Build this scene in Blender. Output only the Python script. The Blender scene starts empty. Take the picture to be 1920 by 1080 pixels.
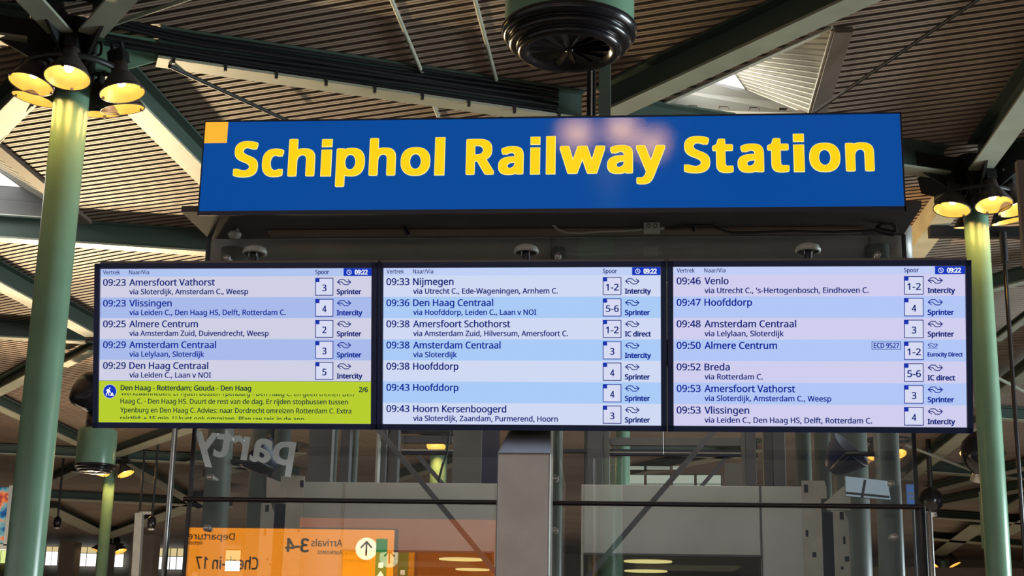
import bpy, bmesh, math, random, os
from mathutils import Vector, Matrix
R = math.radians
PI = math.pi
random.seed(7)
scene = bpy.context.scene
COL = scene.collection

# ------------------------------------------------------------------ camera
FPX = 2663.0
YAW, PITCH, ROLL = R(5.063), R(14.18), R(1.1125)
CZ = 1.65
CAM = Vector((0, 0, CZ))
FW = Vector((-math.sin(YAW)*math.cos(PITCH), math.cos(YAW)*math.cos(PITCH), math.sin(PITCH)))
_r0 = Vector((math.cos(YAW), math.sin(YAW), 0)); _u0 = _r0.cross(FW)
RT = math.cos(ROLL)*_r0 + math.sin(ROLL)*_u0
UP = -math.sin(ROLL)*_r0 + math.cos(ROLL)*_u0
cd = bpy.data.cameras.new('camera'); cam = bpy.data.objects.new('camera', cd); COL.objects.link(cam)
cd.sensor_fit = 'HORIZONTAL'; cd.sensor_width = 36; cd.lens = 36*FPX/1920
cd.clip_start = 0.05; cd.clip_end = 400
M3 = Matrix((RT, UP, -FW)).transposed()
cam.matrix_world = Matrix.Translation(CAM) @ M3.to_4x4()
scene.camera = cam

# ------------------------------------------------------------------ look, world, large lights
vs = scene.view_settings
scene.display_settings.display_device = 'sRGB'
vs.view_transform = 'Standard'; vs.look = 'None'; vs.gamma = 1; vs.use_curve_mapping = False
vs.exposure = 0.0
w = bpy.data.worlds.new('overcast_sky'); scene.world = w; w.use_nodes = True
w.node_tree.nodes['Background'].inputs[0].default_value = (0.95, 0.97, 1.0, 1)
w.node_tree.nodes['Background'].inputs[1].default_value = 2.2

def light(name, kind, loc, target, energy, col, size=1.0, size_y=None, spot=60, blend=0.5, radius=0.2, parent=None):
    d = bpy.data.lights.new(name, kind); d.energy = energy; d.color = col
    if kind == 'AREA':
        d.shape = 'RECTANGLE'; d.size = size; d.size_y = size_y or size
    if kind == 'SPOT':
        d.spot_size = R(spot); d.spot_blend = blend; d.shadow_soft_size = radius
    if kind == 'POINT': d.shadow_soft_size = radius
    o = bpy.data.objects.new(name, d); COL.objects.link(o)
    o.location = loc
    v = Vector(target) - Vector(loc)
    o.rotation_euler = v.to_track_quat('-Z', 'Y').to_euler()
    if parent: o.parent = parent
    return o

WARM = (1.0, 0.53, 0.13); COOL = (0.80, 0.95, 1.0); NEUT = (1.0, 0.93, 0.84)
# added unseen fills for the roof and front, and daylight from the right
light('uplight_far_shops', 'SPOT', (-12.5, 29.0, .6), (-6.6, 15.2, 7.4), 9300, (1.0, .77, .44), spot=40, blend=.6, radius=.35)  # added spot that brightens the left deck, no known shop lamp
light('uplight_near_shops', 'SPOT', (-13.0, 33.0, 1.0), (-9.5, 21.0, 7.4), 5200, (1.0, .75, .44), spot=75, blend=.7, radius=.6)  # added spot for the deck further back, likewise no known shop lamp
light('uplight_left_hall', 'AREA', (-14.0, 34.0, .6), (-13.0, 36.0, 7.4), 700, (1.0, .80, .55), 8, 10)  # this and the following hall lamps are added ceiling fill
light('uplight_hall', 'AREA', (3.0, 40.0, .6), (3.0, 42.0, 7.4), 500, (1.0, .80, .60), 20, 16)
light('uplight_far_hall', 'AREA', (0, 68.0, .6), (0, 68.5, 7.4), 1900, (1.0, .78, .56), 80, 26)
light('uplight_right_hall', 'AREA', (8.0, 15.0, .5), (6.5, 16.0, 7.4), 75, (1.0, .78, .58), 5, 6)
light('daylight_entrance', 'AREA', (0.0, -3.6, 1.25), (0, 8.0, 2.8), 28, NEUT, 9, 1.3)  # added low fill behind the camera for post, panels and screens
light('daylight_right_front', 'AREA', (19.0, 15.5, 3.2), (-4.0, 12.8, 3.0), 4200, COOL, 9, 4.5)

# ------------------------------------------------------------------ helpers
def ray(x, y): return (x-960)*RT + (540-y)*UP + FPX*FW
def aY(x, y, Y):
    d = ray(x, y); return CAM + d*(Y/d.y)
def aZ(x, y, Z):
    d = ray(x, y); return CAM + d*((Z-CZ)/d.z)

def lin(c):
    return tuple(((v/255)/12.92 if v/255 <= .04045 else ((v/255+.055)/1.055)**2.4) for v in c)

def mat(name, rgb, rough=.5, metal=0.0, emit=None, es=1.0, noise=0.0, nscale=8.0, bump=0.0, bscale=60.0, spec=.5, coat=0.0):
    m = bpy.data.materials.new(name); m.use_nodes = True
    nt = m.node_tree; b = nt.nodes['Principled BSDF']
    b.inputs['Base Color'].default_value = (*rgb, 1)
    b.inputs['Roughness'].default_value = rough; b.inputs['Metallic'].default_value = metal
    b.inputs['Specular IOR Level'].default_value = spec
    if coat: b.inputs['Coat Weight'].default_value = coat
    if emit:
        b.inputs['Emission Color'].default_value = (*emit, 1); b.inputs['Emission Strength'].default_value = es
    if noise or bump:
        tc = nt.nodes.new('ShaderNodeTexCoord')
    if noise:
        n = nt.nodes.new('ShaderNodeTexNoise'); n.inputs['Scale'].default_value = nscale; n.inputs['Detail'].default_value = 5
        nt.links.new(tc.outputs['Object'], n.inputs['Vector'])
        mx = nt.nodes.new('ShaderNodeMix'); mx.data_type = 'RGBA'; mx.blend_type = 'MULTIPLY'
        mx.inputs['Factor'].default_value = 1
        rp = nt.nodes.new('ShaderNodeMapRange'); rp.inputs['From Min'].default_value = .3; rp.inputs['From Max'].default_value = .7
        rp.inputs['To Min'].default_value = 1-noise; rp.inputs['To Max'].default_value = 1+noise*.4
        nt.links.new(n.outputs['Fac'], rp.inputs['Value'])
        mx.inputs['A'].default_value = (*rgb, 1); nt.links.new(rp.outputs['Result'], mx.inputs['B'])
        nt.links.new(mx.outputs['Result'], b.inputs['Base Color'])
    if bump:
        n2 = nt.nodes.new('ShaderNodeTexNoise'); n2.inputs['Scale'].default_value = bscale; n2.inputs['Detail'].default_value = 2
        nt.links.new(tc.outputs['Object'], n2.inputs['Vector'])
        bp = nt.nodes.new('ShaderNodeBump'); bp.inputs['Strength'].default_value = bump; bp.inputs['Distance'].default_value = .01
        nt.links.new(n2.outputs['Fac'], bp.inputs['Height']); nt.links.new(bp.outputs['Normal'], b.inputs['Normal'])
    return m

def emis(name, rgb255, strength=1.0):
    m = bpy.data.materials.new(name); m.use_nodes = True
    nt = m.node_tree; nt.nodes.clear()
    e = nt.nodes.new('ShaderNodeEmission'); o = nt.nodes.new('ShaderNodeOutputMaterial')
    e.inputs[0].default_value = (*lin(rgb255), 1); e.inputs[1].default_value = strength
    nt.links.new(e.outputs[0], o.inputs[0]); return m

def glass(name, tint=(.93, .965, .95), refl=.10):
    m = bpy.data.materials.new(name); m.use_nodes = True
    nt = m.node_tree; nt.nodes.clear()
    t = nt.nodes.new('ShaderNodeBsdfTransparent'); t.inputs[0].default_value = (*tint, 1)
    g = nt.nodes.new('ShaderNodeBsdfGlossy'); g.inputs['Roughness'].default_value = 0.0; g.inputs['Color'].default_value = (1, 1, 1, 1)
    mx = nt.nodes.new('ShaderNodeMixShader'); o = nt.nodes.new('ShaderNodeOutputMaterial')
    mx.inputs[0].default_value = refl
    nt.links.new(t.outputs[0], mx.inputs[1]); nt.links.new(g.outputs[0], mx.inputs[2]); nt.links.new(mx.outputs[0], o.inputs[0])
    return m

class MB:
    """collects shapes into one mesh"""
    def __init__(s): s.v = []; s.f = []; s.m = []; s.sm = []
    def add(s, vs, fs, mi=0, smooth=False):
        b = len(s.v); s.v.extend(tuple(p) for p in vs)
        for f in fs: s.f.append(tuple(i+b for i in f)); s.m.append(mi); s.sm.append(smooth)
        return s
    def box(s, lo, hi, mi=0):
        x0, y0, z0 = lo; x1, y1, z1 = hi
        return s.add([(x0,y0,z0),(x1,y0,z0),(x1,y1,z0),(x0,y1,z0),(x0,y0,z1),(x1,y0,z1),(x1,y1,z1),(x0,y1,z1)],
              [(0,3,2,1),(4,5,6,7),(0,1,5,4),(1,2,6,5),(2,3,7,6),(3,0,4,7)], mi)
    def bar(s, a, b, wd, ht, up=(0,0,1), mi=0, anchor=0.0):
        """rectangular bar a->b; wd across, ht along up; anchor shifts along up (0 centred)"""
        a = Vector(a); b = Vector(b); d = (b-a).normalized(); u = Vector(up)
        sd = d.cross(u).normalized(); u = sd.cross(d).normalized()
        vs = []
        for p in (a, b):
            for (i, j) in ((-1,-1),(1,-1),(1,1),(-1,1)):
                vs.append(p + sd*(i*wd/2) + u*(j*ht/2 + anchor))
        return s.add(vs, [(0,1,2,3),(7,6,5,4),(0,4,5,1),(1,5,6,2),(2,6,7,3),(3,7,4,0)], mi)
    def tube(s, pts, r, n=12, mi=0, caps=True):
        pts = [Vector(p) for p in pts]; rr = r if isinstance(r, (list, tuple)) else [r]*len(pts)
        vs = []; fs = []; prev = None
        for i, p in enumerate(pts):
            d = (pts[min(i+1, len(pts)-1)] - pts[max(i-1, 0)]).normalized()
            if prev is None:
                a = Vector((0,0,1)) if abs(d.z) < .9 else Vector((1,0,0))
                sd = d.cross(a).normalized()
            else:
                sd = (prev - d*prev.dot(d)).normalized()
            prev = sd; up = sd.cross(d)
            for k in range(n):
                t = 2*PI*k/n; vs.append(p + (sd*math.cos(t)+up*math.sin(t))*rr[i])
        for i in range(len(pts)-1):
            for k in range(n):
                k2 = (k+1) % n; fs.append((i*n+k, (i+1)*n+k, (i+1)*n+k2, i*n+k2))
        s.add(vs, fs, mi, True)
        if caps:
            m = len(pts)-1
            s.add(vs[:n], [tuple(range(n))], mi); s.add(vs[m*n:], [tuple(reversed(range(n)))], mi)
        return s
    def lathe(s, prof, n=32, origin=(0,0,0), mi=0, axis=None, smooth=True):
        """prof: list of (r, z); axis: optional Matrix (3x3) applied about origin"""
        vs = []; fs = []; o = Vector(origin)
        for (r, z) in prof:
            for k in range(n):
                t = 2*PI*k/n; p = Vector((r*math.cos(t), r*math.sin(t), z))
                if axis: p = axis @ p
                vs.append(o+p)
        for i in range(len(prof)-1):
            for k in range(n):
                k2 = (k+1) % n; fs.append((i*n+k, i*n+k2, (i+1)*n+k2, (i+1)*n+k))
        return s.add(vs, fs, mi, smooth)
    def quad(s, a, b, c, d, mi=0): return s.add([a, b, c, d], [(0,1,2,3)], mi)
    def poly(s, pts, mi=0): return s.add(pts, [tuple(range(len(pts)))], mi)
    def prism(s, pts, vec, mi=0):
        n = len(pts); v = Vector(vec); a = [Vector(p) for p in pts]
        vs = a + [p+v for p in a]
        fs = [tuple(range(n)), tuple(reversed(range(n, 2*n)))] + [(i, n+i, n+(i+1) % n, (i+1) % n) for i in range(n)]
        return s.add(vs, fs, mi)
    def build(s, name, mats, parent=None, bevel=0.0):
        me = bpy.data.meshes.new(name)
        me.from_pydata([tuple(p) for p in s.v], [], s.f)
        if not isinstance(mats, (list, tuple)): mats = [mats]
        for m in mats: me.materials.append(m)
        me.polygons.foreach_set('material_index', s.m); me.polygons.foreach_set('use_smooth', s.sm)
        bm = bmesh.new(); bm.from_mesh(me); bmesh.ops.recalc_face_normals(bm, faces=[f for f in bm.faces]) if len(s.v) < 20000 else None
        bm.to_mesh(me); bm.free(); me.update()
        o = bpy.data.objects.new(name, me); COL.objects.link(o)
        if parent: o.parent = parent
        if bevel:
            b = o.modifiers.new('bevel', 'BEVEL'); b.width = bevel; b.segments = 3; b.limit_method = 'ANGLE'; b.angle_limit = R(40)
        return o

def tag(o, label=None, cat=None, group=None, kind=None):
    if label: o['label'] = label
    if cat: o['category'] = cat
    if group: o['group'] = group
    if kind: o['kind'] = kind
    return o
def thing(name, label, cat, loc=(0,0,0), group=None, rot=(0,0,0)):
    o = bpy.data.objects.new(name, None); COL.objects.link(o); o.empty_display_size = .1
    o.location = loc; o.rotation_euler = rot
    return tag(o, label, cat, group)
def copy_tree(o, parent=None):
    c = o.copy(); COL.objects.link(c); c.parent = parent
    for ch in list(o.children): copy_tree(ch, c)
    return c
def struct(o, label=None): o['kind'] = 'structure'; (o.__setitem__('label', label) if label else None); return o

# ------------------------------------------------------------------ text
FONTS = {}
def load_fonts():
    base = os.path.join(bpy.utils.resource_path('LOCAL'), 'datafiles', 'fonts')
    try: FONTS['sans'] = bpy.data.fonts.load(os.path.join(base, 'NotoSansHebrew-Regular.woff2'))
    except Exception: FONTS['sans'] = None
load_fonts()
_caps = {}
def glyphs(body, font='sans', offset=0.0, res=3, spacing=1.0):
    c = bpy.data.curves.new('t', 'FONT')
    if font == 'sans' and FONTS['sans']: c.font = FONTS['sans']
    c.body = body; c.resolution_u = res; c.offset = offset; c.space_character = spacing; c.fill_mode = 'FRONT'
    o = bpy.data.objects.new('t', c); COL.objects.link(o)
    dg = bpy.context.evaluated_depsgraph_get()
    ev = o.evaluated_get(dg); me = ev.to_mesh()
    vs = [(v.co.x, v.co.y) for v in me.vertices]; fs = [tuple(p.vertices) for p in me.polygons]
    ev.to_mesh_clear(); bpy.data.objects.remove(o); bpy.data.curves.remove(c)
    return vs, fs
def capheight(font, offset=0.0):
    k = (font, offset)
    if k not in _caps:
        vs, _ = glyphs('H', font, offset); _caps[k] = max(v[1] for v in vs)
    return _caps[k]
def put_text(mb, body, x0, x1, zb, cap, y=0.0, mi=0, font='sans', bold=0.0, clip=None, mirror=False, offset=0.0, tf=None):
    """flat text on an xz plane between x0 and x1, baseline zb, capital height cap; bold = stroke growth in cap heights"""
    vs, fs = glyphs(body, font, offset)
    xs = [v[0] for v in vs]; a, b = min(xs), max(xs)
    sz = cap/capheight(font, offset); g = bold*cap
    sx = (x1-x0-2*g)/(b-a)
    P = [((x0+g+(v[0]-a)*sx), zb+v[1]*sz) for v in vs]
    if mirror: P = [(x0+x1-p[0], p[1]) for p in P]
    if clip:
        bm = bmesh.new(); bv = [bm.verts.new((p[0], 0, p[1])) for p in P]
        for f in fs:
            try: bm.faces.new([bv[i] for i in f])
            except ValueError: pass
        lo, hi = clip
        for z, s_ in ((lo, -1), (hi, 1)):
            geom = bm.verts[:]+bm.edges[:]+bm.faces[:]
            bmesh.ops.bisect_plane(bm, geom=geom, plane_co=(0,0,z), plane_no=(0,0,s_), clear_outer=True)
        bm.verts.index_update()
        P = [(v.co.x, v.co.z) for v in bm.verts]; fs = [tuple(v.index for v in f.verts) for f in bm.faces]; bm.free()
    offs = [(0, 0)] if not g else [(0,0),(-g,0),(g,0),(0,g*.6),(0,-g*.6),(g*.7,g*.5),(-g*.7,g*.5),(g*.7,-g*.5),(-g*.7,-g*.5)]
    for k, (dx, dz) in enumerate(offs):
        V = [(p[0]+dx, y-k*2e-5, p[1]+dz) for p in P]
        if tf: V = [tf(v) for v in V]
        mb.add(V, fs, mi)

# ------------------------------------------------------------------ materials
M = {}
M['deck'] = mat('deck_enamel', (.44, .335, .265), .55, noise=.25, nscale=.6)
M['deck_trough'] = mat('deck_trough_perforated', (.17, .13, .105), .65)  # deck colour darkened in the recesses as painted shade
M['deck_far'] = mat('deck_far_enamel', (.30, .235, .19), .6, noise=.3, nscale=.4)
M['green'] = mat('sage_green_paint', (.19, .345, .24), .24, noise=.12, nscale=3)
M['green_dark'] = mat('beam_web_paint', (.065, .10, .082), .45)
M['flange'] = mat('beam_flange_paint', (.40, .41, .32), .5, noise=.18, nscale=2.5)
M['black'] = mat('black_rubber', (.012, .012, .016), .45)
M['blackgloss'] = mat('black_gloss_lacquer', (.014, .013, .018), .18)
M['bracket'] = mat('dark_bracket_steel', (.035, .035, .036), .45, metal=.4)
M['steel'] = mat('brushed_steel', (.36, .345, .325), .36, metal=.75, noise=.15, nscale=6)
M['steelsheet'] = mat('steel_sheet', (.56, .55, .52), .5, metal=.1, noise=.12, nscale=4)
M['postgrey'] = mat('post_grey_paint', (.21, .20, .195), .5, noise=.1, nscale=5)
M['galv'] = mat('galvanised_plate', (.55, .51, .44), .55, metal=.2, noise=.2, nscale=7)
M['tube'] = mat('grey_green_tube_paint', (.15, .185, .17), .38, noise=.1, nscale=4)
M['duct'] = mat('duct_grey_paint', (.30, .295, .275), .42, noise=.12, nscale=4)
M['frame'] = mat('dark_frame_paint', (.12, .117, .13), .5, noise=.1, nscale=6)
M['navy'] = mat('navy_channel', (.012, .015, .05), .45)
M['maroon'] = mat('dark_rail', (.022, .013, .02), .35)
M['chrome'] = mat('bolt_chrome', (.60, .57, .53), .35, metal=.5)
M['canopy'] = mat('canopy_underside', (.06, .05, .052), .65, noise=.25, nscale=2)
M['bezel'] = mat('navy_bezel', (.011, .028, .115), .42, spec=.3)
M['casing'] = mat('screen_casing', (.16, .14, .135), .5)
M['white'] = mat('white_enamel', (.75, .75, .72), .45)
M['greyplastic'] = mat('pale_grey_plastic', (.42, .43, .40), .45)
M['lampshell'] = mat('lamp_shell', (.085, .068, .062), .38)
M['reflector'] = mat('lamp_reflector', (.7, .45, .12), .4, emit=lin((240, 186, 72)), es=.34, noise=.15, nscale=9)
M['bulb'] = emis('lamp_bulb', (255, 232, 205), 22)
M['wallgrey'] = mat('grey_wall', (.20, .18, .155), .7, noise=.15, nscale=1)
M['wallbrown'] = mat('brown_panel', (.19, .145, .115), .65, noise=.1, nscale=3)
M['floor'] = mat('floor_stone', (.22, .19, .155), .35, noise=.15, nscale=1.5)
M['skypane'] = emis('daylight_pane', (255, 255, 250), 1.6)
M['blindpane'] = emis('blind_pane', (225, 205, 150), .9)
M['limepane'] = emis('lime_daylight_pane', (225, 240, 150), 1.0)
M['mullion'] = mat('window_mullion', (.10, .09, .08), .5)
M['glass'] = glass('clear_glass', (.955, .97, .97), .11)
M['roofglass'] = glass('roof_glass', (.97, .98, 1.0), .06)
M['well'] = mat('skylight_lining', (.72, .68, .58), .5)
M['wellgrey'] = mat('skylight_grey_panel', (.20, .20, .185), .6)
M['vinyl'] = mat('white_vinyl', (.62, .66, .66), .6)

# ------------------------------------------------------------------ floor, walls
ZD = 7.45; ZB = 7.10
struct(MB().box((-62, -30, -.2), (62, 95, 0)).build('floor', M['floor']))
struct(MB().box((-62.3, -30, 0), (-62, 95, ZD)).build('wall_left', M['wallgrey']))
struct(MB().box((62, -30, 0), (62.3, 95, ZD)).build('wall_right', M['wallgrey']))
struct(MB().box((-62, -30.3, 0), (62, -30, ZD)).build('wall_front', mat('dark_shopfront', (.02, .019, .018), .8)))
struct(MB().box((-62, 92, 0), (62, 92.3, ZD)).build('wall_back', M['wallgrey']))

# ------------------------------------------------------------------ corrugated roof deck
P_ = .14
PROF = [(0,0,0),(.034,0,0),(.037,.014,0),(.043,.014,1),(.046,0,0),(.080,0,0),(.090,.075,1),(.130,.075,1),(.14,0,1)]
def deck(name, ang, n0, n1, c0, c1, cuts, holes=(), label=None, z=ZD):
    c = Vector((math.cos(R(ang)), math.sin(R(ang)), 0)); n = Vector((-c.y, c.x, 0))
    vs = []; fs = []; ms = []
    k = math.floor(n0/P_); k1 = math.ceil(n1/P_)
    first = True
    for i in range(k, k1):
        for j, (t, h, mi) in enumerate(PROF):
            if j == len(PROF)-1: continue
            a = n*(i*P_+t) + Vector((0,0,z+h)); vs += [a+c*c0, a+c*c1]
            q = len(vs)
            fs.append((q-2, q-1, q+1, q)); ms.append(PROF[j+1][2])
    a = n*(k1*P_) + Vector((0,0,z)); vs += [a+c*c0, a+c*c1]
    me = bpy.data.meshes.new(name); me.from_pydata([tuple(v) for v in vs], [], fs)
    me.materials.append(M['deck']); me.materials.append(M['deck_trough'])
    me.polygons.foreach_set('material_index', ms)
    bm = bmesh.new(); bm.from_mesh(me)
    for (co, no) in cuts:
        bmesh.ops.bisect_plane(bm, geom=bm.verts[:]+bm.edges[:]+bm.faces[:], plane_co=co, plane_no=no, clear_outer=True)
    for tri in holes:
        T = [Vector(p) for p in tri]
        cen = sum(T, Vector())/len(T)
        pls = []
        for i in range(len(T)):
            a, b = T[i], T[(i+1) % len(T)]; e = (b-a); no = Vector((e.y, -e.x, 0))
            if no.dot(cen-a) > 0: no = -no
            pls.append((a, no))
        lo = [min(p[i] for p in T)-.3 for i in (0, 1)]; hi = [max(p[i] for p in T)+.3 for i in (0, 1)]
        for (a, no) in pls:
            bmesh.ops.bisect_plane(bm, geom=bm.verts[:]+bm.edges[:]+bm.faces[:], plane_co=a, plane_no=no)
        dead = [f for f in bm.faces if all((f.calc_center_median()-a).dot(no) < 1e-4 for a, no in pls)]
        bmesh.ops.delete(bm, geom=dead, context='FACES')
    bm.to_mesh(me); bm.free()
    o = bpy.data.objects.new(name, me); COL.objects.link(o)
    return struct(o, label)
HZ0 = Vector((-6.2, 19.43, 0)); HZD = Vector((math.cos(R(15.77)), math.sin(R(15.77)), 0)); HZN = Vector((-HZD.y, HZD.x, 0))
# roof-light openings (P corners in the deck, T corners of the glass above)
SKR_P = [Vector((1.90, 12.75, ZD)), Vector((1.935, 15.06, ZD)), Vector((.16, 14.86, ZD))]
SKR_T = [Vector((.75, 13.97, 8.0)), Vector((1.31, 15.65, 8.0)), Vector((.20, 14.92, 8.0))]
SKL_P = [Vector((-7.80, 15.2, ZD)), Vector((-7.90, 18.86, ZD)), Vector((-12.2, 17.70, ZD))]
SKL_T = [Vector((-8.75, 15.9, 7.87)), Vector((-8.69, 18.60, 7.87)), Vector((-11.6, 17.80, 7.87))]
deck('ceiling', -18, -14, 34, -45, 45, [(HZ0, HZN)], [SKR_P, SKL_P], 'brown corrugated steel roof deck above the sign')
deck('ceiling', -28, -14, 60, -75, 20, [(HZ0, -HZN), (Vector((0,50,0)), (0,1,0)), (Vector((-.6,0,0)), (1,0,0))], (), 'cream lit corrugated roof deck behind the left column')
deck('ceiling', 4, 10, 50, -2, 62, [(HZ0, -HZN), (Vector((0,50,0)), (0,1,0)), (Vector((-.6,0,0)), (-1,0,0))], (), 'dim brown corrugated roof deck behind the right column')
struct(MB().box((-62, 50, ZD), (62, 95, ZD+.1)).build('ceiling', M['deck_far']))

def skylight(idx, Pc, Tc, label):
    o = MB().prism(Tc, (0,0,.012)).build('window_%d' % idx, M['roofglass'])
    struct(o, label)
    cen = sum(Tc, Vector())/3
    # corrugated side lining: ribs run along the slope
    names = ['lining', 'end_panel', 'lining']
    for i in range(3):
        j = (i+1) % 3
        p0, p1, t0, t1 = Pc[i], Pc[j], Tc[i], Tc[j]
        mb = MB()
        if i == 0:
            n = 16; e = (p1-p0).normalized(); nor = (p1-p0).cross(t0-p0).normalized()
            if nor.dot(cen-p0) < 0: nor = -nor
            for k in range(n):
                a, b = k/n, (k+.62)/n; c = (k+1)/n
                A0, A1 = p0.lerp(p1, a), t0.lerp(t1, a); B0, B1 = p0.lerp(p1, b), t0.lerp(t1, b); C0, C1 = p0.lerp(p1, c), t0.lerp(t1, c)
                d = -nor*.03
                mb.quad(A0, B0, B1, A1); mb.quad(B0, B0+d, B1+d, B1); mb.quad(B0+d, C0+d, C1+d, B1+d); mb.quad(C0+d, C0, C1, C1+d)
            mb.build('lining', M['well'], o)
        else:
            mid0, mid1 = p0.lerp(t0, .52), p1.lerp(t1, .52)
            g = (t0-p0).normalized()*.008
            mb.quad(p0, p1, mid1-g, mid0-g); mb.quad(mid0+g, mid1+g, t1, t0); mb.quad(mid0-g, mid1-g, mid1+g, mid0+g, 1)
            mb.build('end_panel', [M['wellgrey'], M['frame']], o)
    mb = MB()
    for i in range(3): mb.bar(Tc[i], Tc[(i+1) % 3], .014, .014)
    for i in range(3):
        mb.bar(Pc[i]-Vector((0,0,.005)), Pc[(i+1) % 3]-Vector((0,0,.005)), .05 if i else .02, .03)
    mb.build('glazing_frame', M['well'], o)
    nrm = (Pc[1]-Pc[0]); sd = Vector((nrm.y, -nrm.x, 0)).normalized()
    if sd.dot(cen-Pc[0]) > 0: sd = -sd
    MB().bar(Pc[0]+sd*.10-Vector((0,0,.03)), Pc[1]+sd*.10-Vector((0,0,.03)), .17, .06).build('edge_trim', M['wallbrown'], o)
    return o
s1 = skylight(1, SKR_P, SKR_T, 'small triangular roof light above the right end of the sign')
s2 = skylight(2, SKL_P, SKL_T, 'triangular roof light beside the left column')
light('daylight_roof_light_right', 'AREA', (.28, 14.5, 8.14), (1.62, 14.3, 7.74), 85, (1, .93, .76), .25, .3)
light('daylight_roof_light_left', 'AREA', (-9.5, 17.3, 8.1), (-9.2, 17.2, 7.3), 40, (1, .98, .95), 1.2, 1.2)

# ------------------------------------------------------------------ roof beams
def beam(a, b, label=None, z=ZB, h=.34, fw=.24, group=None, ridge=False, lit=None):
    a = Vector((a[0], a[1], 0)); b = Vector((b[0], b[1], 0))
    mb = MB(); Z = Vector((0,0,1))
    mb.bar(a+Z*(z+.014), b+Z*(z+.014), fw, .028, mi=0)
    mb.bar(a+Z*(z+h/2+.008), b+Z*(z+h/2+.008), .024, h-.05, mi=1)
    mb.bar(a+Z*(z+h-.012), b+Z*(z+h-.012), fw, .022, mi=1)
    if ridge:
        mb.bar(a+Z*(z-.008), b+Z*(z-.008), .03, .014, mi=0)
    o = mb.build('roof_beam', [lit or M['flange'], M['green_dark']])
    o['kind'] = 'structure'
    if label: o['label'] = label; o['category'] = 'beam'
    if group: o['group'] = group
    return o
LX, LY = -5.31, 12.22
RX, RY = 4.0, 16.35
dirv = lambda a: Vector((math.cos(R(a)), math.sin(R(a)), 0))
LC = Vector((LX, LY, 0)); RC = Vector((RX, RY, 0))
aLR = math.degrees(math.atan2(RY-LY, RX-LX))
NODE = LC.lerp(RC, .52)
hc = .3
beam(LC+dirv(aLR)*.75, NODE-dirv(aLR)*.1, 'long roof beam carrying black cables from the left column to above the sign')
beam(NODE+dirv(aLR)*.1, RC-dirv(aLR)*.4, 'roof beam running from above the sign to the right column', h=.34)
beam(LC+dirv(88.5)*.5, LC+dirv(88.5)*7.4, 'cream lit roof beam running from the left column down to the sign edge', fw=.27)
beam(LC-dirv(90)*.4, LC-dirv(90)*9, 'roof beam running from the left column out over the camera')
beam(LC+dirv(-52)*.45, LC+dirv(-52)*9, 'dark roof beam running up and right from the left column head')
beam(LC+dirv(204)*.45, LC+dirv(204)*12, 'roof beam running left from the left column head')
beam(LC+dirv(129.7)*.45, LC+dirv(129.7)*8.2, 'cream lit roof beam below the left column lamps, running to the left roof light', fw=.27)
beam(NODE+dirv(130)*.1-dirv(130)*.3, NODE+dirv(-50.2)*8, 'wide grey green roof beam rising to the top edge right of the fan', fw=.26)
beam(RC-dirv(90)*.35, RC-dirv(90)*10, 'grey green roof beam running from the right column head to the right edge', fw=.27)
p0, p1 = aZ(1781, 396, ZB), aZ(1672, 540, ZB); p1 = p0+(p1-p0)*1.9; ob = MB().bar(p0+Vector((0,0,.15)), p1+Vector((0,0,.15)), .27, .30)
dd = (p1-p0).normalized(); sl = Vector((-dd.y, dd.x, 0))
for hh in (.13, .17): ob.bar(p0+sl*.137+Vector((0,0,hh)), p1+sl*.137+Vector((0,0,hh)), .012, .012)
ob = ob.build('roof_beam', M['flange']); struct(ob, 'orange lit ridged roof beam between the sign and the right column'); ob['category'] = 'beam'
light('uplight_right_beam', 'SPOT', (-1.5, 20.5, 3.0), (3.9, 19.0, 7.25), 3000, (1.0, .62, .28), spot=26, blend=.6, radius=.1)  # added spot from below that turns the beam side orange
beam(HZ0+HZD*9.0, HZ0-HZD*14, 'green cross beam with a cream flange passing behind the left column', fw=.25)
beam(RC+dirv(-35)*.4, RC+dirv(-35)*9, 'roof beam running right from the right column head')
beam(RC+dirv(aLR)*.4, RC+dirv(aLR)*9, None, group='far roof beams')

def pbeam(p, q, label=None, z=ZB, **k):
    a = aZ(*p, z); b = aZ(*q, z)
    return beam(a, b, label, z=z, group=None if label else 'far roof beams', **k)
def ext(p, q, e0=0, e1=0):
    d = (q[0]-p[0], q[1]-p[1]); L = math.hypot(*d); d = (d[0]/L, d[1]/L)
    return (p[0]-d[0]*e0, p[1]-d[1]*e0), (q[0]+d[0]*e1, q[1]+d[1]*e1)
FAR = [ # p, q, flange width, depth
 ((-30,523),(174,632),.30,.36), ((-40,632),(160,643),.26,.34), ((118,688),(174,660),.22,.2), ((-10,741),(60,705),.3,.3),
 ((-20,758),(150,836),.3,.3), ((-20,851),(160,859),.35,.3), ((90,909),(145,886),.4,.3), ((205,859),(372,801),.42,.55),
 ((232,872),(372,949),.5,.6), ((240,864),(372,870),.45,.3), ((80,936),(372,949),.9,.7), ((85,953),(190,1002),1.0,.6), ((195,1009),(372,946),.9,.8),
 ((1700,901),(1822,806),.42,.3), ((1735,886),(1960,902),.4,.3), ((1850,760),(1930,700),.3,.25), ((1745,953),(1960,912),.5,.3),
 ((1750,972),(1960,985),.6,.3), ((1755,1044),(1840,985),.9,.5), ((1860,972),(1960,915),.5,.3), ((1850,548),(1960,520),.16,.25),
 ((1860,786),(1960,794),.3,.3), ((1865,1012),(1960,960),.8,.4), ((1730,1010),(1960,1030),.9,.5), ((1740,925),(1960,870),.4,.25), ((1870,640),(1960,572),.14,.12),
 ((730,905),(860,870),.4,.3),((1150,848),(1420,862),.4,.3),((1180,895),(1420,845),.5,.3),((380,900),(560,850),.5,.4),((360,865),(560,895),.5,.4),
]
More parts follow.
